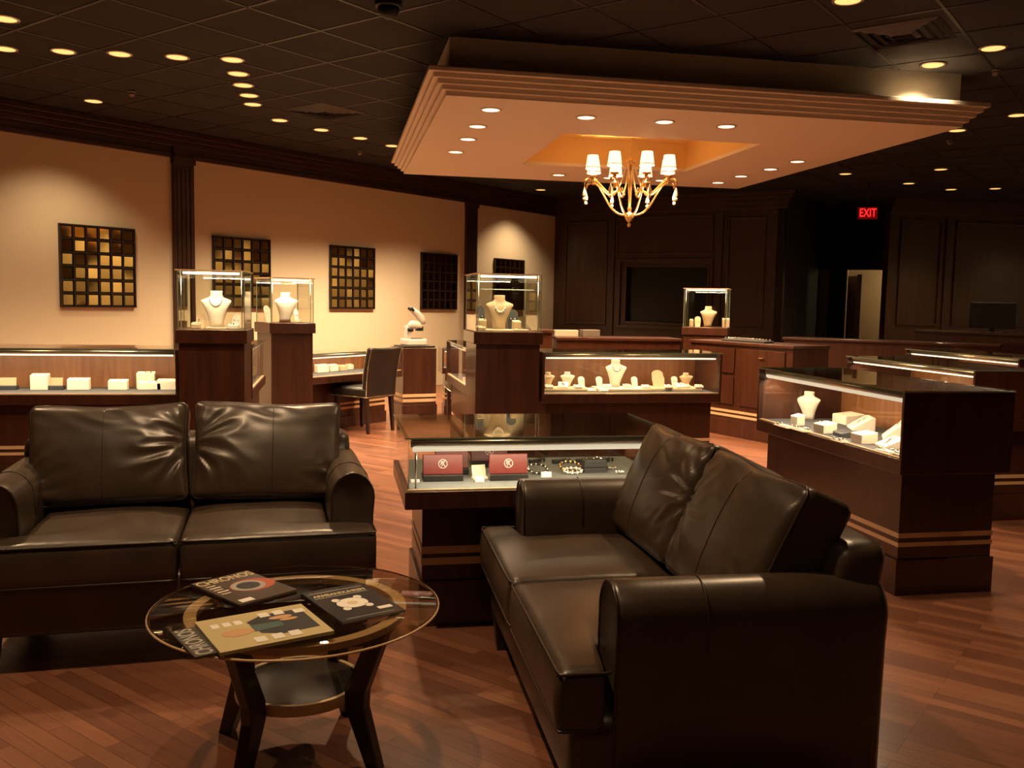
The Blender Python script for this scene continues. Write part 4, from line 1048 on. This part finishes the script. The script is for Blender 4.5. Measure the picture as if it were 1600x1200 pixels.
# long right case (faces left)
def rc_(fn, lab, px, py, rot=-90, dz=0, **k): p = at(px, py, ZD); return fn(lab, (p.x, p.y, ZD + dz), R(rot), **k)
rc_(bust, 'white necklace bust at the far end of the long right-hand case', 1262, 655, -50, h=0.17, w_=1.1, group='bust in the right case')
rc_(ringbox, 'square white block in front of the bust in the right-hand case', 1246, 664, -90, w_=0.08, d_=0.05, h=0.065, group='white blocks in the right case', jewel=False)
rc_(ringbox, 'white cube stand with small ring, left middle of the right-hand case', 1289, 676, -90, w_=0.11, d_=0.08, h=0.06, group='white blocks in the right case')
rc_(ringbox, 'long white block at the back of the right-hand case', 1325, 662, -90, w_=0.15, d_=0.12, h=0.065, group='white blocks in the right case', jewel=False)
rc_(ramp_stand, 'white sloping bracelet stand in the middle of the right-hand case', 1345, 671, -110, w_=0.16, d_=0.12, h=0.075, group='white ramps in the right case')
rc_(ringbox, 'white cube stand with lid line, right middle of the right-hand case', 1350, 692, -90, w_=0.10, d_=0.09, h=0.06, group='white blocks in the right case', jewel=False)
rc_(ringbox, 'black flat box between the white stands of the right-hand case', 1316, 682, -100, w_=0.12, d_=0.06, h=0.035, material='darkbox', group='black box in the right case', jewel=False)
rc_(ramp_stand, 'curved white bangle stand at the near end of the right-hand case', 1398, 686, -120, w_=0.14, d_=0.12, h=0.10, group='white ramps in the right case')
rc_(ramp_stand, 'low white tray stand below the bangle stand in the right-hand case', 1392, 699, -100, w_=0.12, d_=0.11, h=0.05, group='white ramps in the right case')
rc_(traypad, 'flat cream pad at the far front corner of the right-hand case', 1226, 667, -90, w_=0.16, d_=0.06, h=0.006, group='flat pads in the right case', jewels=4, rim='velvet')
rc_(traypad, 'flat cream pad with rings in front of the bust in the right-hand case', 1252, 673, -90, w_=0.14, d_=0.06, h=0.006, group='flat pads in the right case', jewels=5, rim='velvet')
rc_(traypad, 'small pad of pearls at the middle front of the right-hand case', 1312, 690, -90, w_=0.10, d_=0.05, h=0.006, group='flat pads in the right case', jewels=6, rim='velvet')
rc_(traypad, 'long flat pad at the near front of the right-hand case', 1386, 707, -85, w_=0.12, d_=0.07, h=0.006, group='flat pads in the right case', jewels=5, rim='velvet')
rc_(ringbox, 'cluster ring stand in the nearest corner of the right-hand case', 1405, 713, -90, w_=0.05, d_=0.035, h=0.025, group='small cluster in the right case')
# wall case behind the chair
for i, (px, py, w_, h, mt, lab) in enumerate(((496, 583, 0.16, 0.085, 'velvet', 'wide white stand at the left end of the wall case'), (494, 577, 0.14, 0.14, 'navy', 'navy blue folded case behind the white stand'),
        (514, 581, 0.12, 0.075, 'velvet', 'white stand, second from the left in the wall case'), (529, 580, 0.10, 0.06, 'velvet2', 'tan stand, third from the left in the wall case'), (540, 578, 0.09, 0.06, 'velvet', 'white stand at the right end of the row in the wall case'))):
    p = at(px, py, 0.573); ringbox(lab, (p.x + 0.04, p.y + 0.10, 0.573), mdir, w_, 0.05, h, mt, 'stands in the wall case', jewel=False)
ringbox('pale stand glimpsed in the low case beyond the microscope', (1.34, 10.45, 0.573), 0, 0.16, 0.06, 0.03, 'velvet', 'stand in the far low case')
p = (1.14, 7.62, ZD); ringbox('small white stand in the oblique case left of the middle pedestal', p, -PI / 2, 0.07, 0.05, 0.05, 'velvet', 'stands in the oblique cases')
ringbox('small grey stand in the oblique case left of the middle pedestal', (1.16, 7.40, ZD), -PI / 2, 0.07, 0.05, 0.07, 'darkbox', 'stands in the oblique cases')
ringbox('small white stand in the oblique case behind the left pedestal', (-0.75, 7.50, ZD), PI / 2, 0.05, 0.04, 0.03, 'velvet', 'stands in the oblique cases')
# front case: gift boxes
ZF = 0.603
def giftbox(label, x, y, w_, h, material, logo=True):
    t = thing('gift_box', label, 'gift box', (x, y, ZF), 0, 'gift boxes in the front case')
    box(-w_ / 2, w_ / 2, -0.035, 0.045, 0, 0.026).build('box_base', M['black'], t, bevel=0.002)
    T = Matrix.Translation((0, -0.018, 0.026)) @ Matrix.Rotation(R(-10), 4, 'X')
    box(-w_ / 2, w_ / 2, 0, 0.018, 0, h, T).build('lid', M[material], t, bevel=0.003)
    if logo:
        lg = MB(); r_ = 0.0175; c = Vector((0, -0.0012, h * 0.52))
        circ = [T @ (c + Vector((r_ * math.cos(a), 0, r_ * math.sin(a)))) for a in [2 * PI * i / 28 for i in range(28)]]
        lg.tube(circ, 0.0011, 4, closed=True)
        def ln(a, b): lg.tube([T @ (c + Vector((a[0] * r_, 0, a[1] * r_))), T @ (c + Vector((b[0] * r_, 0, b[1] * r_)))], 0.0011, 4)
        ln((-0.45, -0.85), (0.5, 0.85)); ln((0.0, 0.05), (0.62, -0.75)); ln((-0.42, 0.78), (-0.42, -0.1)); ln((-0.62, -0.25), (-0.15, 0.30)); ln((-0.15, 0.6), (-0.05, 0.2)); ln((-0.05, 0.62), (0.2, 0.30))
        lg.build('emblem', M['whitemark'], t)
    return t
giftbox('red gift box with round silver emblem, front left of the low glass case', 0.425, 3.64, 0.162, 0.083, 'redbox')
giftbox('red gift box half hidden behind the front left one', 0.478, 3.77, 0.140, 0.078, 'redbox', False)
giftbox('plum gift box with round emblem standing at the back', 0.665, 3.93, 0.165, 0.085, 'plum')
giftbox('red gift box with round silver emblem, right of the front left one', 0.695, 3.63, 0.160, 0.083, 'redbox')
t = thing('card_stand', 'small open white case with watch between the red boxes', 'watch case', (0.585, 3.66, ZF), R(10), None)
box(-0.035, 0.035, -0.02, 0.02, 0, 0.006).build('base', M['velvet'], t)
box(-0.03, 0.03, 0, 0.004, 0, 0.05, Matrix.Translation((0, 0.012, 0.005)) @ Matrix.Rotation(R(-20), 4, 'X')).build('card', M['velvet'], t, bevel=0.001)
tag(box(-0.018, 0.018, -0.006, 0.006, 0, 0.022).build('price_tag', M['whitemark'], loc=(0.57, 3.585, ZF), bevel=0.001), 'small white tag in front of the open white case', 'price tag')
tag(box(-0.018, 0.018, -0.006, 0.006, 0, 0.012).build('price_tag', M['whitemark'], loc=(0.31, 3.60, ZF), bevel=0.001), 'small white tag left of the front left red box', 'price tag')
tag(box(-0.022, 0.022, -0.006, 0.006, 0, 0.022).build('price_tag', M['whitemark'], loc=(0.865, 3.66, ZF), bevel=0.001), 'small white tag right of the red boxes, under the bead bracelet', 'price tag')
def bracelet(label, x, y, r_, n_, mats, arc=2 * PI, rise=0.03):
    t = thing('bracelet', label, 'bracelet', (x, y, ZF), 0.3, 'bracelets in the front case')
    for q, mt in enumerate(mats):
        b = MB()
        for i in range(n_):
            if i % len(mats) != q: continue
            a = arc * i / n_; b.ball((r_ * math.cos(a), r_ * 0.6 * math.sin(a), 0.0065 + rise * (0.5 + 0.5 * math.sin(a))), 0.0068, 8)
        b.build('beads', M[mt], t)
    return t
bracelet('black and silver bead bracelet right of the red boxes', 0.845, 3.74, 0.045, 22, ('black', 'sparkle'))
bracelet('thick black and gold bead bracelet left of the dark grey box', 1.00, 3.78, 0.05, 26, ('black', 'gold'))
bracelet('silver link bracelet lying right in front of the thick one', 1.00, 3.73, 0.042, 22, ('sparkle', 'pearl'), rise=0.012)
t = thing('jewelry_box', 'dark grey box with diamond earrings on top in the front case', 'jewelry box', (1.10, 3.76, ZF), 0, None)
box(-0.05, 0.05, -0.035, 0.035, 0, 0.022).build('box_base', M['darkbox'], t, bevel=0.002)
box(-0.05, 0.05, -0.035, 0.035, 0.024, 0.055).build('lid', M['darkbox'], t, bevel=0.003)
s_ = MB(); rg = random.Random(5)
for i in range(8): s_.ball((rg.uniform(-.035, .035), rg.uniform(-.02, .02), 0.06), 0.005, 6)
s_.build('earrings', M['sparkle'], t)
for i, (x, y) in enumerate(((1.19, 3.80), (1.20, 3.70))):
    t = thing('brooch', ('diamond cluster brooch just right of the dark grey box', 'diamond cluster brooch at the front right of the dark grey box')[i], 'brooch', (x, y, ZF), 0, 'brooches in the front case')
    b = MB(); rg = random.Random(8 + i)
    for k in range(9): b.ball((rg.uniform(-.02, .02), rg.uniform(-.012, .012), 0.005 + rg.uniform(0, .008)), 0.005, 6)
    b.build('stones', M['sparkle'], t)
for i, (x, y, a) in enumerate(((0.79, 3.99, 25), (0.90, 4.00, 35), (1.01, 3.98, 20), (1.12, 3.99, 30), (1.22, 3.99, 25))):
    t = thing('pen', 'slim dark pen-shaped box, number %s from the left at the back of the front case' % ('one', 'two', 'three', 'four', 'five')[i], 'pen box', (x, y, ZF), R(a), 'dark slim boxes at the back of the front case')
    box(-0.045, 0.045, -0.012, 0.012, 0, 0.018).build('case', M['darkbox'], t, bevel=0.002)
    box(0.02, 0.028, -0.013, 0.013, 0.0, 0.0195).build('clasp', M['sparkle'], t)

# ------------------------------------------------------------------ leather desk chairs
def chair(label, loc, rotz):
    t = thing('desk_chair', label, 'chair', (*loc, 0), rotz, 'black leather parsons chairs')
    Lm = M['chairleather']; w2 = 0.225
    # front is -y, back at +y
    vv, ff = round_box_pts(w2, 0.235, 0.05, 0.03, 14, 14, 6)
    MB().add([(v.x, v.y, v.z + 0.405 + (0.012 * (1 - (v.x / w2) ** 2) if v.z > 0 else 0)) for v in vv], ff, True).build('seat', Lm, t)
    vv, ff = round_box_pts(w2, 0.038, 0.25, 0.018, 14, 5, 20)
    out = []
    for v in vv:
        k = (v.z + 0.25) / 0.5; out.append((v.x * (0.96 + 0.05 * k), v.y + 0.205 + 0.075 * k * k - 0.02 * (1 - (v.x / w2) ** 2) * k, v.z + 0.60 + 0.012 * k * (v.x / w2) ** 2))
    bk = MB().add(out, ff, True).build('backrest', Lm, t)
    nl = MB()
    for sx in (-1, 1):
        for i in range(34):
            k = i / 33; x = sx * w2 * (0.96 + 0.05 * k) ; z = 0.365 + 0.48 * k; y0 = 0.205 + 0.075 * k * k
            for dy in (-0.026, 0.026): nl.ball((x + sx * 0.001, y0 + dy, z), 0.0042, 5)
    nl.build('nailhead_trim', M['nail'], bk)['kind'] = 'stuff'
    n2 = MB()
    for i in range(30):
        x = -w2 + 2 * w2 * i / 29; n2.ball((x, 0.245, 0.366), 0.0042, 5); n2.ball((x, -0.236, 0.366), 0.0042, 5)
    for i in range(30):
        y = -0.235 + 0.47 * i / 29
        for sx in (-1, 1): n2.ball((sx * (w2 + 0.001), y, 0.366), 0.0042, 5)
    n2.build('nailhead_trim', M['nail'], t)['kind'] = 'stuff'
    for sx in (-1, 1):
        for sy in (-1, 1):
            x, y = sx * 0.185, (-0.19 if sy < 0 else 0.20); ex = 0.0 if sy < 0 else 0.03
            MB().loft([[(x + c - a, y + q - a, z), (x + c + a, y + q - a, z), (x + c + a, y + q + a, z), (x + c - a, y + q + a, z)] for a, z, q, c in ((0.014, 0.0, ex, 0.0), (0.022, 0.37, 0, 0))], smooth=False).build('leg', M['espresso'], t, bevel=0.002)
    return t
chair('black leather chair with brass nailhead trim facing the low wall case', (0.27, 9.29), R(-134))
chair('black leather chair partly hidden behind the oblique case, beyond the microscope cabinet', (1.42, 9.86), R(180))

# ------------------------------------------------------------------ microscope
msx = thing('microscope', 'white gem microscope standing on a dark base on the cabinet block', 'microscope', (0.86, 10.25, 0.802), R(20))
box(-0.19, 0.20, -0.13, 0.14, 0, 0.022).build('stand_plate', M['black'], msx, bevel=0.004)
box(-0.13, 0.12, -0.09, 0.10, 0.022, 0.095).build('base', M['scope'], msx, bevel=0.015)
box(-0.05, 0.09, -0.05, 0.06, 0.095, 0.102).build('stage', M['black'], msx, bevel=0.003)
box(-0.11, -0.05, -0.03, 0.05, 0.09, 0.24).build('column', M['scope'], msx, bevel=0.012)
T = Matrix.Translation((0.02, 0, 0.24))
MB().tube([(-0.075, 0, 0.22), (-0.03, 0, 0.255), (0.03, 0, 0.25), (0.075, 0, 0.235)], [0.035, 0.045, 0.05, 0.05], 12).build('head', M['scope'], msx)
MB().cyl(0.046, 0.185, 0.235, (0.06, 0), 16).build('objective_ring', M['black'], msx)
MB().tube([(0.085, 0, 0.26), (0.075, 0, 0.33), (0.02, 0, 0.385), (-0.03, 0, 0.42)], [0.05, 0.047, 0.038, 0.028], 12).build('eyepiece_tube', M['scope'], msx)
for sy in (-0.022, 0.022): MB().tube([(-0.02, sy, 0.412), (-0.062, sy, 0.442)], [0.018, 0.021], 10).build('eyepiece', M['black'], msx)
MB().cyl(0.025, -0.07, 0.09, (0, 0), 14, Matrix.Translation((-0.075, 0, 0.20)) @ Matrix.Rotation(PI / 2, 4, 'X')).build('focus_knob', M['black'], msx)

# ------------------------------------------------------------------ exit sign, vents, detectors
ep = ray(1356, 333); ep = Vector((0, 0, EYE)) + ep * (14.6 / math.hypot(ep.x, ep.y))
ex = thing('exit_sign', 'glowing red EXIT sign hanging above the dark passage', 'exit sign', (ep.x, ep.y, ep.z), R(-24))
box(-0.155, 0.155, 0.0, 0.05, -0.10, 0.10).build('housing', M['black'], ex, bevel=0.006)
box(-0.135, 0.135, -0.003, 0.0, -0.085, 0.085).build('face_plate', mat('exit_face', (0.10, 0.004, 0.004), 0.4, emit=(1, 0.01, 0.01), estr=0.10), ex)
T = Matrix.Translation((0, -0.004, 0.0)) @ Matrix.Rotation(PI / 2, 4, 'X')
text_mesh('letters', 'EXIT', 0.17, M['exit'], ex, 0.001, T, 0.002, 0.68)
MB().cyl(0.008, 0.10, CEIL - ep.z, (0, 0.025), 10).build('stem', M['black'], ex)
def vent(label, px, py, rot=0.0, s_=0.28):
    p = at(px, py, CEIL); t = thing('air_vent', label, 'air vent', (p.x, p.y, CEIL - 0.005), rot, 'ceiling air diffusers')
    for i, nm in enumerate(('outer_frame', 'louver', 'louver', 'louver')):
        a = s_ - i * 0.062; z1, z0 = -0.0 - i * 0.003, -0.012 - i * 0.004; b = MB(); wv = 0.028
        for T in (Matrix.Rotation(k * PI / 2, 4, 'Z') for k in range(4)):
            b.add([T @ Vector(q) for q in ((-a, -a, z1), (a, -a, z1), (a - wv, -a + wv, z0), (-a + wv, -a + wv, z0))], [(0, 1, 2, 3)])
        b.build(nm, M['black'], t)
    return t
vent('square black ceiling diffuser among the amber lights left of the canopy', 508, 173, -R(47.67))
vent('black ceiling diffuser above the right corner of the canopy', 1412, 52, -R(47.67))
def detector(label, px, py, r_=0.06, cat='smoke detector', nm='smoke_detector', mt='paper', h=0.05):
    p = at(px, py, CEIL); t = thing(nm, label, cat, (p.x, p.y, CEIL), 0, None)
    MB().lathe([(r_ * 1.1, 0), (r_ * 1.1, -0.012), (r_, -0.018)], 20).build('mount', M[mt], t)
    MB().lathe([(r_ * 0.9, -0.018), (r_ * 0.85, -h * 0.7), (r_ * 0.5, -h), (0.002, -h)], 20).build('sensor_head', M[mt], t)
    return t
M['dimwhite'] = mat('aged_white_plastic', (0.25, 0.21, 0.17), 0.5)
detector('small pale sprinkler head above the first mirror bay, below the light row', 206, 142, 0.035, 'sprinkler', 'sprinkler', 'dimwhite')
detector('small pale sprinkler head below the slanting light row', 562, 236, 0.035, 'sprinkler', 'sprinkler', 'dimwhite')
detector('pale smoke detector near the corner of cream and dark walls', 888, 311, 0.07, 'smoke detector', 'smoke_detector', 'dimwhite', 0.07)
detector('tiny pale sprinkler head by the right edge under the large amber light', 1556, 108, 0.03, 'sprinkler', 'sprinkler', 'dimwhite')
detector('tiny pale sprinkler head right of the canopy corner', 1484, 219, 0.03, 'sprinkler', 'sprinkler', 'dimwhite')
dp = at(607, 3, CEIL)
dm = thing('dome_camera', 'black dome security camera at the top edge of the ceiling', 'security camera', (dp.x, dp.y, CEIL))
MB().lathe([(0.085, 0), (0.085, -0.03), (0.075, -0.035)], 24).build('mount', M['black'], dm)
MB().lathe([(0.07, -0.035), (0.066, -0.06), (0.05, -0.085), (0.025, -0.10), (0.002, -0.103)], 24).build('dome', M['tv'], dm)
